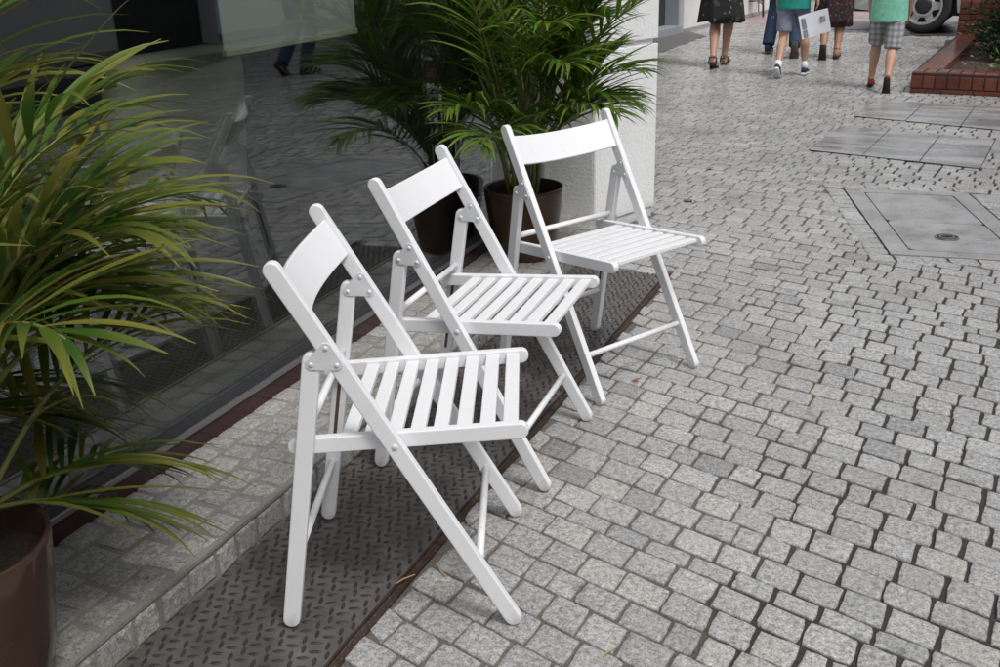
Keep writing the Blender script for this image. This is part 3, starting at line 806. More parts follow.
# ------------------------------------------------------------------ lounge chair behind the glass
lc = thing('lounge_chair', 'cream upholstered lounge chair standing inside behind the window', 'armchair', (-2.80, 2.93, .10), R(90))
def rbox(mb, w, h, n=8, r=.12):
    out = []
    for cx_, cz_, s in ((w - r, h - r, 0), (-w + r, h - r, 90), (-w + r, -h + r, 180), (w - r, -h + r, 270)):
        for k in range(n + 1):
            a = R(s + 90 * k / n); out.append((cx_ + r * math.cos(a), cz_ + r * math.sin(a)))
    return out
def slab(name, mat, parent, w, h, th_, Mx, bow=0.0):
    m_ = MB(); out = rbox(m_, w, h)
    rr = []
    for y_, k in ((-th_ / 2, .96), (-th_ / 2 + .015, 1.0), (th_ / 2 - .015, 1.0), (th_ / 2, .96)):
        rr.append([Mx @ V((x_ * k, y_ + bow * (x_ / w) ** 2, z_ * k)) for x_, z_ in out])
    m_.loft(rr); return m_.build(name, mat, parent, smooth=True, bevel=0)
slab('backrest', M['cream'], lc, .34, .36, .09, Matrix.Translation((0, -.30, .50)) @ Matrix.Rotation(R(6), 4, 'X'), .06)
slab('seat', M['cream'], lc, .35, .33, .14, Matrix.Translation((0, .03, .33)) @ Matrix.Rotation(R(94), 4, 'X'))
for s in (-1, 1):
    m_ = MB(); m_.tube([(s * .31, -.30, 0), (s * .27, -.22, .28)], .012, 10); m_.tube([(s * .31, .32, 0), (s * .27, .24, .28)], .012, 10); m_.build('leg', M['steel'], lc, smooth=True)
rb_ = thing('roller_blind', 'white roller blind half lowered inside behind the shop window', 'blind', (-1.90, 2.83, 1.02))
m_ = MB(); m_.box((-.004, -.42, 0), (0, .30, 1.75)); m_.build('fabric', M['wall_white'], rb_)
m_ = MB(); m_.box((-.012, -.42, -.02), (.008, .30, -.001)); m_.build('bottom_bar', M['cream'], rb_, bevel=.003)
m_ = MB(); m_.tube([(-.002, -.44, 1.80), (-.002, .32, 1.80)], .045, 16); m_.build('roller', M['wall_white'], rb_, smooth=True)
# dark round table and pale column deeper inside
rt_ = thing('round_table', 'small dark round table inside the shop behind the window', 'table', (-3.9, 2.1, .10))
m_ = MB(); m_.lathe([(.001, .70), (.38, .70), (.385, .71), (.385, .725), (.38, .73), (.001, .73)], n=40); m_.build('table_top', M['blackmetal'], rt_)
m_ = MB(); m_.lathe([(.22, 0), (.22, .015), (.03, .03), (.025, .05), (.025, .70), (.001, .70)], n=24); m_.build('pedestal', M['steel'], rt_)
for (x_, y_) in ((-4.9, 1.2), (-5.1, 3.3)):
    s_ = thing('storage_cabinet', 'low pale cabinet against the back wall inside the shop' if y_ > 2 else 'low pale cabinet further left inside the shop', 'cabinet', (x_, y_, .1), group='cabinets inside the shop')
    m_ = MB(); m_.box((-.2, -.5, .05), (.2, .5, .8)); m_.build('body', M['wall_white'], s_, bevel=.004)
    for k in (-1, 1):
        m_ = MB(); m_.box((.201, -.24 + .25 * k, .08), (.218, .24 + .25 * k, .77)); d_ = m_.build('door', M['wall_white'], s_, bevel=.003)
        m_ = MB(); m_.tube([(.24, .25 * k - .2 * k, .4), (.24, .25 * k - .2 * k, .52)], .006, 8); m_.build('handle', M['steel'], d_)

# ------------------------------------------------------------------ brick planter
PO = V((-0.30, 9.11, 0))
bp_ = thing('brick_planter', 'red glazed brick planter with rounded coping bricks and a taller back wall', 'planter', PO)
def wallrun(bricks, core, A, B, width, courses, cap_h, bl=.092, side=1, ch=.062):
    A, B = V(A), V(B); L = (B - A).length; d = (B - A).normalized(); nn = V((-d.y, d.x)) * side   # nn points inwards
    z = 0.0
    for c_ in range(courses):
        k = -.12 if c_ % 2 else 0.0
        while k < L - .01:
            a0, a1 = max(0, k) + .004, min(L, k + .24) - .004
            if a1 - a0 > .02:
                P = [A + d * a0, A + d * a1, A + d * a1 + nn * width, A + d * a0 + nn * width]
                bricks.prism([(p.x, p.y) for p in P], z + .004, z + ch - .006)
            k += .24
        z += ch
    core_P = [A + d * .004 + nn * .005, A + d * (L - .004) + nn * .005, A + d * (L - .004) + nn * (width - .005), A + d * .004 + nn * (width - .005)]
    core.prism([(p.x, p.y) for p in core_P], -.02, z + cap_h - .008)
    n = max(1, int(round(L / bl))); w = L / n
    for i in range(n):
        prof = [(0, 0), (0, cap_h * .55)] + [(.045 - .045 * math.cos(R(90 * q / 5)), cap_h * .55 + cap_h * .45 * math.sin(R(90 * q / 5))) for q in range(1, 6)] + [(width, cap_h), (width, 0)]
        r0 = bricks.ring([(A.x + d.x * (i * w + .0055) + nn.x * p, A.y + d.y * (i * w + .0055) + nn.y * p, z + .003 + q) for p, q in prof])
        r1 = bricks.ring([(A.x + d.x * ((i + 1) * w - .0055) + nn.x * p, A.y + d.y * ((i + 1) * w - .0055) + nn.y * p, z + .003 + q) for p, q in prof])
        bricks.f += [tuple(r0), tuple(r1[::-1])]; bricks.bridge(r1, r0)
bk, co = MB(), MB()
wallrun(bk, co, (0, 0), (1.75, -.245), .22, 1, .128, ch=.040)
wallrun(bk, co, (1.75, .0), (1.75, 3.0), .22, 1, .128, ch=.040)
wallrun(bk, co, (.31, 3.3), (.02, .225), .22, 1, .128, ch=.040)
bk.build('low_wall', M['brick'], bp_, bevel=.003); co.build('joints', M['brickmortar'], bp_)
bk, co = MB(), MB()
wallrun(bk, co, (.30, 3.32), (1.75, 3.26), .24, 7, .105, .105)
bk.build('back_wall', M['brick'], bp_, bevel=.003); co.build('joints', M['brickmortar'], bp_)
m_ = MB()
nx_, ny_ = 30, 30
grid = [[V((.20 + 1.45 * i / nx_, .12 + 3.2 * j / ny_, .10 + .03 * noise.noise(V((i * .5, j * .5, 0))))) for j in range(ny_ + 1)] for i in range(nx_ + 1)]
ids = [m_.ring(r_) for r_ in grid]
for i in range(nx_):
    for j in range(ny_): m_.f.append((ids[i][j], ids[i + 1][j], ids[i + 1][j + 1], ids[i][j + 1]))
m_.build('soil', M['mulch'], bp_)
lt = MB()
for k in range(260):
    c_ = V((random.uniform(.05, 1.6) + PO.x + .2, PO.y + random.uniform(.2, 3.0), .135 + random.uniform(0, .03)))
    a = random.uniform(0, 6.28); u = V((math.cos(a), math.sin(a), random.uniform(-.3, .3))) * random.uniform(.012, .03); w = V((-math.sin(a), math.cos(a), random.uniform(-.4, .4))) * random.uniform(.006, .014)
    r_ = lt.ring([c_ - u, c_ + w, c_ + u, c_ - w]); lt.f.append(tuple(r_))
tag(lt.build('leaf_litter', M['dryleaf']), 'fallen dry leaves scattered on the planter soil', 'leaf litter', kind='stuff')
def bush(name, label, c, rx, ry, h, n, mat, leaf, loc_low=0.0, seed=1):
    rnd = random.Random(seed)
    B_ = thing(name, label, 'shrub', c)
    m_ = MB()
    clumps = []
    for k in range(46):
        a = rnd.uniform(0, 6.28); z_ = rnd.uniform(loc_low, 1); rr = math.sqrt(rnd.uniform(.25, 1)) * (1 - .55 * max(0, z_ - .3))
        clumps.append((V((math.cos(a) * rx * rr, math.sin(a) * ry * rr, z_ * h)), rnd.uniform(.10, .22)))
    for k in range(n):
        cc, s = rnd.choice(clumps)
        p = cc + V((rnd.gauss(0, s * .6), rnd.gauss(0, s * .6), rnd.gauss(0, s * .6)))
        if p.z < .02: p.z = rnd.uniform(.02, .2)
        d = V((p.x / rx, p.y / ry, .5 + rnd.uniform(-.4, .5))) + V((rnd.gauss(0, .5), rnd.gauss(0, .5), rnd.gauss(0, .5)))
        d.normalize(); s_ = d.cross(V((rnd.gauss(0, 1), rnd.gauss(0, 1), rnd.gauss(0, 1))))
        if s_.length < .01: continue
        s_.normalize(); L = leaf * rnd.uniform(.6, 1.3); w = L * .22
        r_ = m_.ring([p - d * L * .5, p + s_ * w, p + d * L * .5, p - s_ * w]); m_.f.append(tuple(r_))
    m_.build('foliage', mat, B_)
    m_ = MB()
    for k in range(10):
        q = rnd.choice(clumps)[0]; m_.tube([(q.x * .1, q.y * .1, 0), (q.x * .5, q.y * .5, q.z * .5), tuple(q)], [.02, .012, .004], 6)
    m_.build('stems', M['bark'], B_)
bush('conifer_shrub', 'dark green conifer shrub growing in the brick planter', (.90, 10.95, .12), .60, .8, 1.5, 30000, M['thuja'], .05, 0.0, 3)
bush('leafy_shrub', 'small yellow green leafy plant at the front of the brick planter', (.62, 9.75, .12), .16, .2, .22, 500, M['ygleaf'], .06, 0.0, 4)
bush('low_shrub', 'low dark green sprig spilling over the planter corner by the back wall', (.28, 12.25, .12), .09, .12, .09, 400, M['thuja'], .035, 0.0, 6)

# ------------------------------------------------------------------ van
van = thing('parked_van', 'silver grey van parked behind the brick planter with steel spoked wheel', 'van', (-0.42, 14.20, 0.004), R(-4))
t = NT('silver_paint'); t.set(Base_Color=(0.50, 0.515, 0.53), Metallic=0.5, Roughness=0.28); t.b.inputs['Coat Weight'].default_value = .6; M['silver'] = t.m
M['tyre'] = simple('tyre_rubber', (0.018, 0.018, 0.019), 0.7, 0, 0.2, 60)
M['rim'] = simple('silver_wheel', (0.50, 0.50, 0.51), 0.35, 0.55, 0.1)
M['trim'] = simple('black_plastic', (0.022, 0.022, 0.024), 0.5)
M['lamp'] = simple('lamp_lens', (0.6, 0.6, 0.62), 0.12, 0.2)
# side profile (x along van, z) with wheel arches; near side at y=0
def arch(cx_, r_, n=12): return [(cx_ + r_ * math.cos(R(180 - 180 * k / n)), .335 + r_ * math.sin(R(180 - 180 * k / n)) * 1.0) for k in range(n + 1)]
prof = [(-.82, .30), (-.40, .25)] + [p for p in arch(0, .385)] + [(.40, .25), (2.48, .25)] + arch(2.9, .385) + [(3.3, .27), (3.72, .32), (3.78, .9), (3.74, 1.8), (3.6, 1.95), (1.0, 1.95), (.55, 1.88), (-.15, 1.12), (-.72, .98), (-.85, .70)]
m_ = MB()
rr = []
for y_, ins in ((.02, .03), (0.045, 0.0), (1.65, 0.0), (1.68, .03)):
    rr.append([(x_ * (1 if True else 1), y_ + (.10 * max(0, z_ - 1.0) if y_ < .5 else -.10 * max(0, z_ - 1.0)), z_) for x_, z_ in prof])
m_.loft(rr); m_.build('body', M['silver'], van, bevel=.012)
for y_ in (0.03, 1.67):
    s = -1 if y_ < 1 else 1
    for cx_ in (0, 2.9):
        m_ = MB()
        R0 = .335
        pr_ = [(.21, -.09), (.24, -.105), (.30, -.105), (.328, -.085), (.335, -.05), (.335, .05), (.328, .085), (.30, .105), (.24, .105), (.21, .09)]
        m_.loft([[(cx_ + r_ * math.cos(t_), y_ - s * .09 + w_, .335 + r_ * math.sin(t_)) for t_ in [2 * pi * k / 40 for k in range(40)]] for r_, w_ in pr_], False, True)
        wh = m_.build('wheel', M['tyre'], van, smooth=True)
        m_ = MB(); yo = y_ - s * .09 + s * .075
        m_.loft([[(cx_ + r_ * math.cos(t_), yo + s * w_, .335 + r_ * math.sin(t_)) for t_ in [2 * pi * k / 40 for k in range(40)]] for r_, w_ in ((.222, .022), (.228, .03), (.205, .03), (.195, .0), (.19, -.06), (.225, -.06))], False, True)
        rings_ = []
        for k in range(6):
            an = 2 * pi * k / 6
            u = V((math.cos(an), 0, math.sin(an))); w = V((-math.sin(an), 0, math.cos(an)))
            c0 = V((cx_, yo, .335))
            P = [c0 + u * .09 + w * .055, c0 + u * .20 + w * .040, c0 + u * .20 - w * .040, c0 + u * .09 - w * .055]
            a = m_.ring([p + V((0, s * .012, 0)) for p in P]); b_ = m_.ring([p - V((0, s * .012, 0)) for p in P]); m_.f += [tuple(a), tuple(b_[::-1])]; m_.bridge(b_, a)
        m_.loft([[(cx_ + r_ * math.cos(t_), yo + s * w_, .335 + r_ * math.sin(t_)) for t_ in [2 * pi * k / 32 for k in range(32)]] for r_, w_ in ((.135, -.01), (.135, .02), (.12, .032), (.098, .032), (.096, .01))], True)
        m_.build('rim', M['rim'], wh, smooth=False)
        m_ = MB(); m_.loft([[(cx_ + r_ * math.cos(t_), yo + s * w_, .335 + r_ * math.sin(t_)) for t_ in [2 * pi * k / 32 for k in range(32)]] for r_, w_ in ((.096, .01), (.094, .03), (.07, .036), (.02, .038))]); m_.build('hub_cap', M['trim'], wh, smooth=True)
        m_ = MB(); m_.loft([[(cx_ + .205 * math.cos(t_), yo - s * w_, .335 + .205 * math.sin(t_)) for t_ in [2 * pi * k / 24 for k in range(24)]] for w_ in (.06, .08)]); m_.build('brake_disc', M['blackmetal'], wh)
m_ = MB(); m_.box((-.90, .08, .26), (-.40, 1.62, .60)); m_.build('bumper', M['trim'], van, bevel=.04)
m_ = MB(); m_.box((.42, .03, .20), (2.46, .10, .249)); m_.box((.42, 1.58, .20), (2.46, 1.65, .249)); m_.build('sill', M['trim'], van, bevel=.01)
m_ = MB(); m_.box((-.3, .25, .2), (3.3, 1.45, .40)); m_.build('underbody', M['trim'], van)
for x0, x1 in ((.47, 1.45), (1.48, 2.45)):
    m_ = MB(); m_.box((x0, .014 + .0, .30), (x1, .030, 1.02)); d_ = m_.build('door', M['silver'], van, bevel=.008)
    m_ = MB(); m_.box((x1 - .2, .0, .88), (x1 - .06, .013, .92)); m_.build('handle', M['trim'], d_, bevel=.004)
    m_ = MB(); m_.box((x0, .0, .40), (x1, .0135, .47)); m_.build('rub_strip', M['silver'], d_, bevel=.004)
for x0, x1 in ((.60, 1.42), (1.52, 2.42), (2.55, 3.5)):
    m_ = MB()
    for yy in (0, 1):
        pass
    q = [(x0, .028, 1.08), (x1, .028, 1.08), (x1 - .05, .108, 1.78), (x0 + (.1 if x0 < .7 else .04), .108, 1.78)]
    a = m_.ring(q); b_ = m_.ring([(x_, y_ + .04, z_) for x_, y_, z_ in q]); m_.f += [tuple(a), tuple(b_[::-1])]; m_.bridge(b_, a); m_.build('side_window', M['gasket'], van)
m_ = MB(); m_.box((-.86, .10, .66), (-.70, .42, .86)); m_.build('headlight', M['lamp'], van, bevel=.02)
m_ = MB(); m_.box((-.86, 1.28, .66), (-.70, 1.60, .86)); m_.build('headlight', M['lamp'], van, bevel=.02)

# ------------------------------------------------------------------ far cafe chairs
M['brownwood'] = simple('dark_brown_wood', (0.10, 0.05, 0.03), 0.5)
M['pinkcloth'] = simple('salmon_cloth', (0.42, 0.20, 0.15), 0.8)
M['blackcloth'] = simple('black_cloth', (0.012, 0.012, 0.013), 0.8)
def cafe_chair(loc, rz, label):
    c = thing('cafe_chair', label, 'chair', loc, rz, 'dark cafe chairs down the street')
    for x_, y_ in ((-.2, -.2), (.2, -.2), (-.2, .2), (.2, .2)):
        m_ = MB(); m_.tube([(x_ * 1.12, y_ * 1.12, 0), (x_, y_, .45)] + ([(x_ * .95, y_ * 1.15, .88)] if y_ < 0 else []), .017, 8); m_.build('leg', M['brownwood'], c, smooth=True)
    m_ = MB(); m_.lathe([(.001, .44), (.22, .44), (.23, .455), (.22, .47), (.001, .47)], n=24); m_.build('seat', M['brownwood'], c)
    m_ = MB(); m_.tube([(-.205, -.2, .24), (.205, -.2, .24)], .01, 8); m_.tube([(-.205, .2, .24), (.205, .2, .24)], .01, 8); m_.tube([(-.205, -.2, .2), (-.205, .2, .2)], .01, 8); m_.tube([(.205, -.2, .2), (.205, .2, .2)], .01, 8); m_.build('stretcher', M['brownwood'], c, smooth=True)
    m_ = MB(); m_.box((-.2, -.245, .70), (.2, -.225, .86)); m_.build('backrest', M['brownwood'], c, bevel=.005)
    return c
cafe_chair((-3.12, 17.1, 0), R(200), 'dark brown cafe chair far down the street with a salmon cloth over it')
cafe_chair((-3.35, 19.3, 0), R(150), 'dark brown cafe chair farthest off with a black coat over it')
m_ = MB(); m_.ell([((-2.92, 16.86, .30), (.05, 0, 0), (0, .03, 0)), ((-2.93, 16.86, .38), (.08, 0, 0), (0, .05, 0)), ((-2.95, 16.9, .48), (.12, 0, 0), (0, .12, 0)), ((-2.97, 16.95, .50), (.06, 0, 0), (0, .06, 0))])
tag(m_.solid('draped_cloth', M['pinkcloth'], None, .012), 'salmon coloured cloth hanging from a cafe chair', 'cloth')
m_ = MB(); m_.ell([((-3.2, 19.0, .28), (.04, 0, 0), (0, .04, 0)), ((-3.2, 19.0, .34), (.17, 0, 0), (0, .05, 0)), ((-3.2, 19.02, .6), (.19, 0, 0), (0, .07, 0)), ((-3.2, 19.05, .92), (.17, 0, 0), (0, .07, 0)), ((-3.2, 19.05, .96), (.10, 0, 0), (0, .04, 0))])
tag(m_.solid('hanging_coat', M['blackcloth'], None, .015), 'black coat hanging over the farthest cafe chair', 'coat')

# ------------------------------------------------------------------ people
def skinmat(name, c):
    t = NT(name)
    t.set(Base_Color=t.ramp(t.noise(18, 4), [(0.3, tuple(x * .88 for x in c)), (0.7, tuple(x * 1.1 for x in c))]), Roughness=.5)
    t.b.inputs['Subsurface Weight'].default_value = 0.08; t.b.inputs['Subsurface Scale'].default_value = 0.01
    return t.m
M['skin'] = skinmat('skin_light', (0.46, 0.27, 0.19)); M['skin2'] = skinmat('skin_tanned', (0.36, 0.20, 0.135))
def cloth(name, c, scale=25, var=.15): return simple(name, c, .85, 0, var, scale, 1.0, 14) if scale == 25 else simple(name, c, .85, 0, var, scale, .4, 400)
def patterned(name, base, spots, scale, thr=.60):
    t = NT(name); v = base
    for k, (c, off) in enumerate(spots):
        mp = t.n('Mapping'); mp.inputs['Location'].default_value = (off, off * 2, -off); t.l(t.coord(), mp.inputs[0])
        v = t.mix(t.ramp(t.noise(scale * (1 + .3 * k), 2, .5, mp.outputs[0]), [(thr, 0.0), (thr + .03, 1.0)]), v, c)
    t.set(Base_Color=v, Roughness=.85); return t.m
M['floral_dark'] = patterned('black_print_skirt', (0.012, 0.012, 0.014), [((0.05, 0.05, 0.06), 1), ((0.14, 0.14, 0.17), 9), ((0.36, 0.26, 0.02), 5)], 9, .645)
M['floral_red'] = patterned('dark_red_floral', (0.022, 0.010, 0.012), [((0.16, 0.016, 0.024), 2), ((0.07, 0.02, 0.065), 6), ((0.16, 0.12, 0.10), 11)], 26, .63)
t = NT('grey_plaid')
wv = []
for ax in ('X', 'Z'):
    w = t.n('TexWave'); w.bands_direction = ax; w.inputs['Scale'].default_value = 6.5; w.inputs['Distortion'].default_value = 1.5; t.l(t.coord(), w.inputs[0]); wv.append(t.ramp(w.outputs['Fac'], [(0.3, .74), (.7, 1.12)]))
t.set(Base_Color=t.mix(1.0, t.mix(1.0, (0.33, 0.335, 0.355), wv[0], 'MULTIPLY'), wv[1], 'MULTIPLY'), Roughness=.9); M['plaid'] = t.m
M['greyblue'] = cloth('grey_blue_cotton', (0.20, 0.225, 0.30)); M['teal'] = cloth('teal_cotton', (0.015, 0.26, 0.22)); M['mint'] = cloth('mint_cotton', (0.20, 0.52, 0.39))
M['jeans'] = cloth('dark_denim', (0.022, 0.045, 0.095), 60, .3); M['navy'] = cloth('navy_shoe', (0.014, 0.022, 0.055)); M['offwhite'] = cloth('off_white_rubber', (0.62, 0.62, 0.60))
M['sock'] = cloth('white_sock', (0.72, 0.74, 0.80)); M['brownsole'] = cloth('brown_sole', (0.075, 0.055, 0.042)); M['tan'] = cloth('tan_leather', (0.30, 0.19, 0.11)); M['sandal'] = cloth('brown_sandal', (0.07, 0.045, 0.03))
M['redshoe'] = cloth('red_shoe', (0.42, 0.045, 0.05)); M['blacksole'] = cloth('black_sole', (0.015, 0.016, 0.02)); M['neon'] = cloth('neon_trim', (0.55, 0.65, 0.04))
M['hair'] = simple('brown_hair', (0.05, 0.028, 0.016), .55, 0, .4, 60, .8, 120); M['black_top'] = cloth('black_top', (0.02, 0.02, 0.022)); M['grey_top'] = cloth('grey_top', (0.16, 0.16, 0.17)); M['bag'] = cloth('taupe_bag', (0.26, 0.23, 0.19)); M['eye'] = simple('dark_eye', (0.02, 0.015, 0.012), .2); M['lip'] = simple('lip', (0.35, 0.13, 0.11), .45)
UP = V((0, 0, 1))
def person(label, H, pelvis_xy, head_deg, feet, cl, girth=1.0, arms=(20, -15), grip=None, hairlong=False, group=None):
    """feet: list of two (toe-ground x, y, heel lift, pitch); left foot first. cl: clothing dict."""
    hd = V((math.cos(R(head_deg)), math.sin(R(head_deg)), 0)); rt_ = V((hd.y, -hd.x, 0))
    px, py = pelvis_xy; base = V((px, py, 0))
    root = thing('person', label, 'person', base, 0, group)
    k = H / 1.72 * 1.0; g = k * girth
    hipz = .525 * H
    B = MB()
    def L3(p): return V(p)
    pel = V((0, 0, hipz))
    sh = .80 * H
    tor = [(hipz - .06 * k, .10, .085), (hipz + .02 * k, .165, .115), (hipz + .10 * k, .150, .105), (hipz + .20 * k, .135, .095), (hipz + .32 * k, .155, .108), (hipz + .40 * k, .170, .105), (sh + .025 * k, .14, .075), (sh + .055 * k, .065, .06)]
    B.ell([((0, 0, z), rt_ * a * g, hd * b_ * g) for z, a, b_ in tor])
    B.tube([(0, 0, sh + .03 * k), hd * .012 * k + UP * (sh + .14 * k)], [.058 * k, .052 * k], 12)
    hc_ = hd * .025 * k + UP * (H - .115 * k); hr = .115 * k
    B.ell([(hc_ + UP * (z * hr) + hd * off * hr, rt_ * a * hr, hd * b_ * hr) for z, a, b_, off in ((-1.0, .34, .40, .25), (-.8, .50, .62, .16), (-.4, .62, .80, .06), (0, .68, .86, 0), (.45, .66, .84, -.03), (.8, .46, .60, -.05), (1.0, .16, .22, -.05))])
    B.ell([(hc_ + hd * (.80 * hr) + UP * (.10 * hr), rt_ * .05 * hr, UP * .06 * hr), (hc_ + hd * (.98 * hr) - UP * (.14 * hr), rt_ * .13 * hr, UP * .12 * hr), (hc_ + hd * (.75 * hr) - UP * (.22 * hr), rt_ * .12 * hr, UP * .08 * hr)], 10)
    for s in (-1, 1): B.ball(hc_ + rt_ * s * .70 * hr - UP * .02 * hr, V((.10, .14, .22)) * hr, 10, 6)
    joints = []
    for s, (fx, fy, lift, pitch) in zip((-1, 1), feet):
        f = V((fx - px, fy - py, 0))
        fl = .152 * H
        pr = R(pitch)
        fd = hd * math.cos(pr) - UP * math.sin(pr)          # heel to toe, toes down when the heel lifts
        heel = f + UP * lift + UP * .012
        toe = heel + fd * fl
        fu = (UP * math.cos(pr) + hd * math.sin(pr))
        ank = heel + fd * fl * .22 + fu * .045 * H
        hip = pel + rt_ * s * .088 * g - UP * .02
        l1, l2 = .245 * H, .246 * H
        v = ank - hip; D = min(v.length, (l1 + l2) * .998)
        a = math.acos(max(-1, min(1, (l1 * l1 + D * D - l2 * l2) / (2 * l1 * D))))
        vd = v.normalized(); fw_ = (hd - vd * hd.dot(vd)).normalized()
        knee = hip + (vd * math.cos(a) + fw_ * math.sin(a)) * l1
        joints.append((hip, knee, ank, heel, toe, fd, fu))
        kd = (ank - knee); bk = -(fw_)
        B.tube([hip + UP * .03, hip.lerp(knee, .35), hip.lerp(knee, .75), knee, knee + kd * .14 + bk * .006 * k, knee + kd * .33 + bk * .014 * k, knee + kd * .62 + bk * .006 * k, knee + kd * .88, ank],
               [.088 * g, .080 * g, .062 * g, .053 * g, .053 * g, .058 * g, .043 * g, .034 * g, .036 * g], 14)
        B.ell([(heel + fu * .03 * k - fd * .0, rt_ * .026 * k, fu * .026 * k), (heel + fd * fl * .22 + fu * .035 * k, rt_ * .034 * k, fu * .036 * k), (heel + fd * fl * .6 + fu * .024 * k, rt_ * .042 * k, fu * .024 * k), (toe - fd * .01 + fu * .014 * k, rt_ * .032 * k, fu * .012 * k)], 12)
    elb = []
    for s, an in zip((-1, 1), arms):
        sp = V((0, 0, sh - .005 * k)) + rt_ * s * .165 * g
        if grip is not None and s == 1:
            hand = V(grip) - base
            ed = sp + (hand - sp) * .5 - hd * .05 * k + rt_ * .03
        else:
            dr = (-UP * math.cos(R(an)) + hd * math.sin(R(an)) + rt_ * s * .10).normalized()
            ed = sp + dr * .175 * H
            dr2 = (-UP * math.cos(R(an + 14)) + hd * math.sin(R(an + 14)) + rt_ * s * .03).normalized()
            hand = ed + dr2 * .155 * H
        B.tube([sp, sp.lerp(ed, .5), ed, ed.lerp(hand, .3), ed.lerp(hand, .9), hand], [.052 * g, .044 * g, .037 * g, .038 * g, .026 * g, .024 * g], 12)
        dn = (hand - ed).normalized(); sid = hd
        pe = hand + dn * .085 * k
        B.ell([(hand, sid * .024 * k, rt_ * .016 * k), (hand.lerp(pe, .5), sid * .038 * k, rt_ * .017 * k), (pe, sid * .038 * k, rt_ * .014 * k)], 10)
        for q in range(4):
            r0 = pe + sid * (-.028 + .0187 * q) * k - dn * .012; L = (.062, .074, .078, .068)[::-1][q] * k
            m1 = r0 + dn * L * .5 - rt_ * s * .006; tp = r0 + dn * L * .88 - rt_ * s * .022
            B.tube([r0, m1, tp], [.0095 * k, .0088 * k, .0072 * k], 8)
        B.tube([hand + dn * .02 + sid * .022 * k, hand + dn * .05 * k + sid * .046 * k - rt_ * s * .008, hand + dn * .085 * k + sid * .050 * k - rt_ * s * .022], [.012 * k, .0105 * k, .008 * k], 8)
        elb.append((sp, ed, hand))
    B.solid('body', cl['skin'], root, .0075 if H > 1.4 else .0065, 4)
    # eyes and mouth
    for s in (-1, 1):
        e = MB(); e.ball(hc_ + hd * .80 * hr + rt_ * s * .27 * hr + UP * .02 * hr, .09 * hr, 10, 6); e.build('eye', M['eye'], root, smooth=True)
    e = MB(); e.ell([(hc_ + hd * .72 * hr - UP * .48 * hr - rt_ * .22 * hr, hd * .03 * hr, UP * .02 * hr), (hc_ + hd * .88 * hr - UP * .48 * hr, hd * .05 * hr, UP * .06 * hr), (hc_ + hd * .72 * hr - UP * .48 * hr + rt_ * .22 * hr, hd * .03 * hr, UP * .02 * hr)], 8); e.build('mouth', M['lip'], root, smooth=True)
    hb = MB(); hb.ell([(hc_ + UP * (z * hr) + hd * off * hr, rt_ * a * hr, hd * b_ * hr) for z, a, b_, off in (((-1.5, .45, .3, -.6), (-.9, .62, .45, -.5)) if hairlong else ()) + ((-.55, .60, .40, -.48), (-.1, .75, .70, -.25), (.35, .76, .86, -.10), (.8, .58, .72, -.06), (1.1, .2, .25, -.05))])
    hb.solid('hair', cl.get('hair', M['hair']), root, .009, 3)
    # top
    S = MB(); hem = cl['hem']
    S.ell([((0, 0, z), rt_ * a * g, hd * b_ * g) for z, a, b_ in ((hem, .200, .156), (hem + .05 * k, .198, .154), (hipz + .12 * k, .185, .145), (hipz + .20 * k, .165, .126), (hipz + .32 * k, .172, .124), (hipz + .40 * k, .182, .120), (sh + .03 * k, .150, .088), (sh + .055 * k, .075, .07))], 24)
    for sp, ed, hn in elb:
        S.tube([sp - (ed - sp) * .1, sp.lerp(ed, .4), sp.lerp(ed, .8)], [.062 * g, .060 * g, .062 * g], 14)
    S.solid('shirt', cl['top'], root, .009, 4)
    # bottom
    if cl['bottom'] == 'skirt':
        T = MB(); z0 = cl['bhem']; n = 40
        rings = []
        for q in range(9):
            f_ = q / 8; z = hipz + .14 * k + (z0 - hipz - .14 * k) * f_
            a = (.150 + (cl['flare'] - .150) * f_ ** .8) * g; b_ = (.125 + (cl['flare'] * .82 - .125) * f_ ** .8) * g
            ring_ = []
            for w in range(n):
                t_ = 2 * pi * w / n; wob = 1 + .07 * f_ * math.sin(7 * t_ + 1.3) + .03 * f_ * math.sin(13 * t_)
                ring_.append(rt_ * a * wob * math.cos(t_) + hd * b_ * wob * math.sin(t_) + UP * (z + .012 * f_ * math.sin(5 * t_)))
            rings.append(ring_)
        T.loft(rings); T.build('skirt', cl['bmat'], root, smooth=True)
    else:
        T = MB()
        T.ell([((0, 0, z), rt_ * a * g, hd * b_ * g) for z, a, b_ in ((hipz - .10 * k, .165, .125), (hipz, .180, .135), (hipz + .08 * k, .165, .122))], 20)
        for hip, knee, ank, heel, toe, fd, fu in joints:
            if cl['bottom'] == 'shorts':
                f_ = max(.2, min(1.0, (hip.z - cl['bhem']) / (hip.z - knee.z))); e = hip.lerp(knee, f_)
                T.tube([hip + UP * .03, hip.lerp(e, .5), e], [.098 * g, .098 * g, .093 * g], 16)
            else:
                T.tube([hip + UP * .03, hip.lerp(knee, .5), knee, knee.lerp(ank, .5), ank - (ank - knee).normalized() * .0], [.098 * g, .086 * g, .074 * g, .070 * g, .066 * g], 16)
        T.solid('shorts' if cl['bottom'] == 'shorts' else 'trousers', cl['bmat'], root, .0085, 5)
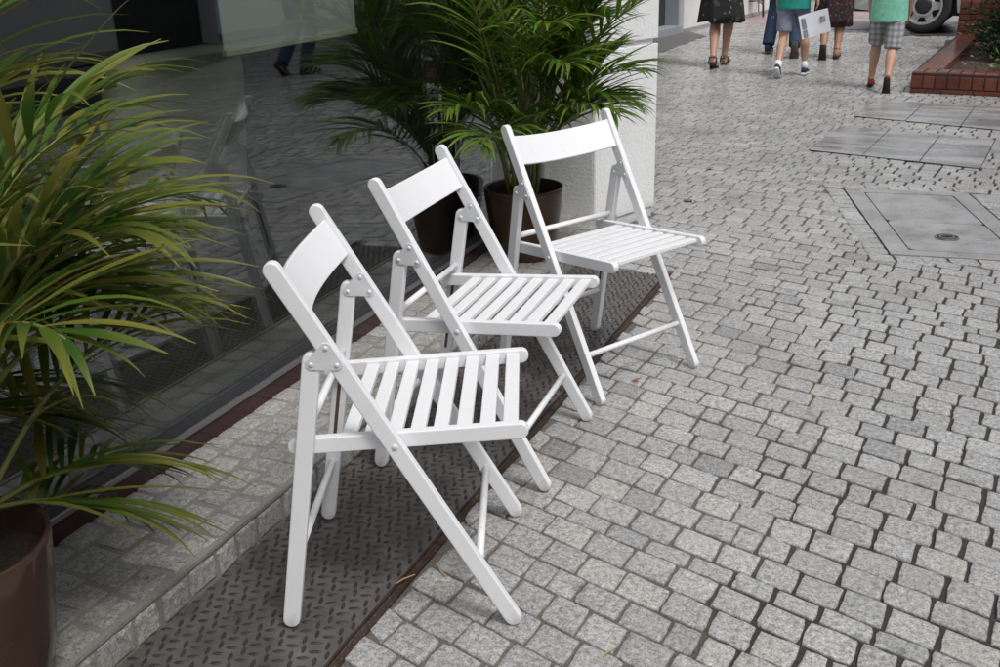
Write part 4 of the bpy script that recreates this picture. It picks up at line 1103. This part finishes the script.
    # footwear
    for hip, knee, ank, heel, toe, fd, fu in joints:
        fl = (toe - heel).length; w = .045 * k
        so = MB(); so.ell([(heel - fd * .012 + fu * (h_), rt_ * .0, fd * 0) for h_ in ()] or [(heel - fd * .014 + fu * .006, rt_ * w * .72, fu * .012), (heel + fd * fl * .3 + fu * .006, rt_ * w * .78, fu * .012), (heel + fd * fl * .65 + fu * .004, rt_ * w * 1.05, fu * .012), (toe + fd * .006 + fu * .006, rt_ * w * .62, fu * .010)], 14)
        if cl['shoe'] == 'sandal':
            so_o = so.build('sandal', cl['solemat'], root, smooth=True)
            st_ = MB(); 
            for f0, hh in ((.70, .028), (.22, .075)):
                c_ = heel + fd * fl * f0
                st_.tube([c_ + rt_ * w * .95 + fu * .01, c_ + rt_ * w * .8 + fu * hh * k, c_ + fu * (hh + .018) * k, c_ - rt_ * w * .8 + fu * hh * k, c_ - rt_ * w * .95 + fu * .01], .007, 8)
            st_.tube([heel - fd * .01 + rt_ * w * .6 + fu * .06 * k, heel - fd * .022 + fu * .062 * k, heel - fd * .01 - rt_ * w * .6 + fu * .06 * k], .008, 8)
            st_.build('strap', cl['shoemat'], so_o, smooth=True)
        else:
            up_ = MB(); up_.ell([(heel - fd * .008 + fu * .040 * k, rt_ * w * .62, fu * .036 * k), (heel + fd * fl * .2 + fu * .052 * k, rt_ * w * .84, fu * .046 * k), (heel + fd * fl * .5 + fu * .040 * k, rt_ * w * .92, fu * .036 * k), (heel + fd * fl * .78 + fu * .026 * k, rt_ * w * .98, fu * .024 * k), (toe + fu * .016 * k, rt_ * w * .6, fu * .013 * k)], 16)
            sh_o = up_.build('shoe', cl['shoemat'], root, smooth=True)
            so.build('sole', cl['solemat'], sh_o, smooth=True)
            if 'trim' in cl:
                tr_ = MB(); c_ = heel + fd * fl * .2 + fu * .088 * k
                tr_.tube([c_ + (rt_ * math.cos(t_) * w * .72 + fd * math.sin(t_) * w * .95) for t_ in [2 * pi * q / 12 for q in range(13)]], .006 * k, 8); tr_.build('collar', cl['trim'], sh_o, smooth=True)
        if 'sock' in cl:
            sk = MB(); sk.tube([ank - (knee - ank).normalized() * .01, ank + (knee - ank).normalized() * .055 * k / .76], [.045 * g, .041 * g], 14); sk.build('sock', cl['sock'], root, smooth=True)
    return root, joints, elb
gp = 'people walking away down the street'
person('person in a black printed knee length skirt and brown sandals walking away', 1.66, (-2.19, 10.62), 92, [(-2.20, 10.32, .05, 22), (-2.165, 10.72, .0, 0)],
       dict(skin=M['skin'], top=M['black_top'], hem=.80, bottom='skirt', bmat=M['floral_dark'], bhem=.44, flare=.235, shoe='sandal', shoemat=M['sandal'], solemat=M['brownsole']), 1.0, (12, -12), None, True, gp)
person('person in dark blue jeans and dark shoes walking away between the skirt wearers', 1.80, (-1.74, 11.95), 92, [(-1.90, 11.78, .0, 0), (-1.55, 11.33, .15, 72)],
       dict(skin=M['skin'], top=M['grey_top'], hem=.86, bottom='trousers', bmat=M['jeans'], bhem=.1, shoe='shoe', shoemat=M['navy'], solemat=M['brownsole']), 1.0, (-15, 15), None, False, gp)
HAND1 = V((-1.185, 9.97, .70))
person('child in a teal shirt and grey blue shorts holding a printed sheet while walking away', 1.30, (-1.40, 10.02), 90, [(-1.47, 9.70, .08, 40), (-1.27, 10.02, .0, 0)],
       dict(skin=M['skin'], top=M['teal'], hem=.60, bottom='shorts', bmat=M['greyblue'], bhem=.40, shoe='shoe', shoemat=M['navy'], solemat=M['offwhite'], sock=M['sock']), 1.0, (5, 0), HAND1, False, gp)
person('person in a dark red floral skirt and tan flat shoes walking away', 1.64, (-1.22, 11.62), 92, [(-1.25, 11.25, .13, 70), (-1.13, 11.42, .0, 0)],
       dict(skin=M['skin2'], top=M['black_top'], hem=.80, bottom='skirt', bmat=M['floral_red'], bhem=.32, flare=.20, shoe='shoe', shoemat=M['tan'], solemat=M['blacksole']), 1.05, (10, -10), None, True, gp)
person('child in a mint green shirt, grey checked shorts and red shoes walking away', 1.24, (-.53, 9.32), 91, [(-.625, 9.38, .0, 0), (-.475, 8.98, .11, 66)],
       dict(skin=M['skin'], top=M['mint'], hem=.545, bottom='shorts', bmat=M['plaid'], bhem=.31, shoe='shoe', shoemat=M['redshoe'], solemat=M['blacksole'], trim=M['neon']), 1.06, (14, 8), None, False, gp)
person('person in dark trousers outside the frame, mirrored in the shop window', 1.75, (2.98, 9.3), 100, [(2.9, 9.2, .0, 0), (3.08, 9.0, .10, 45)],
       dict(skin=M['skin'], top=M['grey_top'], hem=.86, bottom='trousers', bmat=M['jeans'], bhem=.1, shoe='shoe', shoemat=M['navy'], solemat=M['blacksole']), 1.0, (-15, 15), None, False, gp)
# shoulder bag
m_ = MB(); c_ = V((-2.42, 10.42, .80)); m_.ell([(c_ + UP * z, V((a, 0, 0)), V((0, b_, 0))) for z, a, b_ in ((-.10, .05, .03), (-.09, .11, .05), (0, .14, .065), (.10, .12, .05), (.14, .08, .03))], 18)
bg_ = thing('shoulder_bag', 'taupe rounded shoulder bag hanging at the side of the black skirt', 'bag'); m_.build('bag_body', M['bag'], bg_, smooth=True)
m_ = MB(); m_.tube([(-2.54, 10.42, .90), (-2.42, 10.50, 1.15), (-2.30, 10.6, 1.36), (-2.24, 10.66, 1.30), (-2.30, 10.42, .90)], .009, 8); m_.build('strap', M['bag'], bg_, smooth=True)
# printed sheet held by the child
t = NT('newsprint')
tc = t.coord('Object'); sx = t.n('SeparateXYZ'); t.l(tc, sx.inputs[0])
w = t.n('TexWave'); w.bands_direction = 'Z'; w.inputs['Scale'].default_value = 28; w.inputs['Distortion'].default_value = 0.3; t.l(tc, w.inputs[0])
t.set(Base_Color=t.mix(t.ramp(w.outputs['Fac'], [(0.45, .0), (.6, .14)]), (0.72, 0.73, 0.80), (0.45, 0.46, 0.52)), Roughness=.75); M['paper'] = t.m
M['photo'] = simple('grey_printed_picture', (0.24, 0.24, 0.25), .7, 0, .6, 40)
pp_ = thing('printed_sheet', 'white printed sheet with grey pictures held by the child in teal', 'paper', (-1.19, 9.93, .475), R(24))
pp_.rotation_euler = (0, R(-14), R(24))
m_ = MB(); rr = []
for q in range(9):
    u = q / 8; x_ = -.135 + .27 * u; y_ = .018 * math.sin(u * 3.1)
    rr.append([(x_, y_, -.105), (x_, y_ + .0015, -.105), (x_, y_ + .0015, .105), (x_, y_, .105)])
m_.loft(rr); m_.build('sheet', M['paper'], pp_, smooth=False)
for x0, x1, z0, z1 in ((-.115, -.075, -.02, .075), (-.115, -.075, -.095, -.035), (.06, .10, .0, .05)):
    m_ = MB(); yy = .018 * math.sin(((x0 + x1) / 2 + .135) / .27 * 3.1)
    m_.box((x0, yy - .0075, z0), (x1, yy - .001, z1)); m_.build('picture', M['photo'], pp_)

# ------------------------------------------------------------------ small litter on the ground
M['butt'] = simple('cigarette_paper', (0.7, 0.68, 0.62), .7); M['orangebit'] = simple('orange_leaf', (0.38, 0.12, 0.04), .7); M['twig'] = simple('straw_twig', (0.38, 0.30, 0.18), .8); M['moss'] = simple('grass_green', (0.06, 0.12, 0.02), .8)
def litter(name, label, cat, mat, x, y, kind, an, L=.03, grp=None):
    m_ = MB(); u = V((math.cos(an), math.sin(an), 0))
    if kind == 'tube': m_.tube([u * -L * .5 + UP * .004, u * -.1 * L + UP * .005 + V((-u.y, u.x, 0)) * L * .05, u * L * .5 + UP * .004], [.0035, .0035, .0035] if name == 'cigarette_butt' else [.0015, .0022, .001], 8)
    else:
        w = V((-u.y, u.x, 0)); m_.loft([[u * L * a + w * L * b_ + UP * z, u * L * a - w * L * b_ + UP * z * 1.2, u * L * a - w * L * b_ + UP * (z * 1.2 + .001), u * L * a + w * L * b_ + UP * (z + .001)] for a, b_, z in ((-.5, .03, .004), (-.2, .25, .005), (.1, .28, .008), (.5, .02, .012))])
    o = m_.build(name, mat); o.location = (x, y, .001)
    tag(o, label, cat, grp)
litter('cigarette_butt', 'white cigarette butt on the cobbles beside the pillar', 'litter', M['butt'], -1.42, 6.05, 'tube', .3, .045)
litter('fallen_leaf', 'orange fallen leaf on the cobbles past the pillar', 'leaf', M['orangebit'], -1.22, 5.82, 'leaf', .9, .045)
litter('fallen_leaf', 'brown fallen leaf by the edge of the steel plate near the last chair', 'leaf', M['orangebit'], -.78, 2.78, 'leaf', .2, .03)
litter('twig', 'pale dry twig on the cobbles in the foreground', 'twig', M['twig'], -.475, 1.52, 'tube', 1.2, .07)
litter('straw', 'dry straw stalk lying across the rusty plate edge', 'straw', M['twig'], -.90, 1.66, 'tube', 2.4, .06)
litter('straw', 'short dry straw on the steel plate edge nearer the camera', 'straw', M['twig'], -.955, 1.60, 'tube', 1.1, .05)
gm = MB()
for k in range(60):
    a = random.uniform(0, 6.28); c_ = V((random.uniform(-.02, .02), random.uniform(-.008, .008), 0)); u = V((math.cos(a), math.sin(a), 1.2)).normalized() * random.uniform(.012, .03); w = V((-math.sin(a), math.cos(a), 0)) * .002
    r_ = gm.ring([c_ - w, c_ + w, c_ + u]); gm.f.append(tuple(r_))
o = gm.build('grass_tuft', M['moss']); o.location = (-1.16, 5.02, 0); tag(o, 'small tuft of grass growing between cobbles by the pillar foot', 'grass tuft')
# grit in the corner between step and plate
gm = MB()
rg = random.Random(9)
for k in range(1500):
    y_ = rg.uniform(.4, 3.8); x_ = -1.342 + abs(rg.gauss(0, .022)); s = rg.uniform(.0008, .003)
    if k % 3 == 0: x_ = -.962 + rg.gauss(0, .012)
    c_ = V((x_, y_, .0005 if x_ < -1 else -.002))
    r_ = gm.ring([c_ + V((s, 0, 0)), c_ + V((0, s, 0)), c_ + V((-s, 0, 0)), c_ + V((0, -s, 0))]); tp = gm.ring([c_ + V((0, 0, s))])[0]
    for i in range(4): gm.f.append((r_[i], r_[(i + 1) % 4], tp))
tag(gm.build('grit', M['joint']), 'fine dirt and grit along the edges of the steel plate', 'grit', kind='stuff')
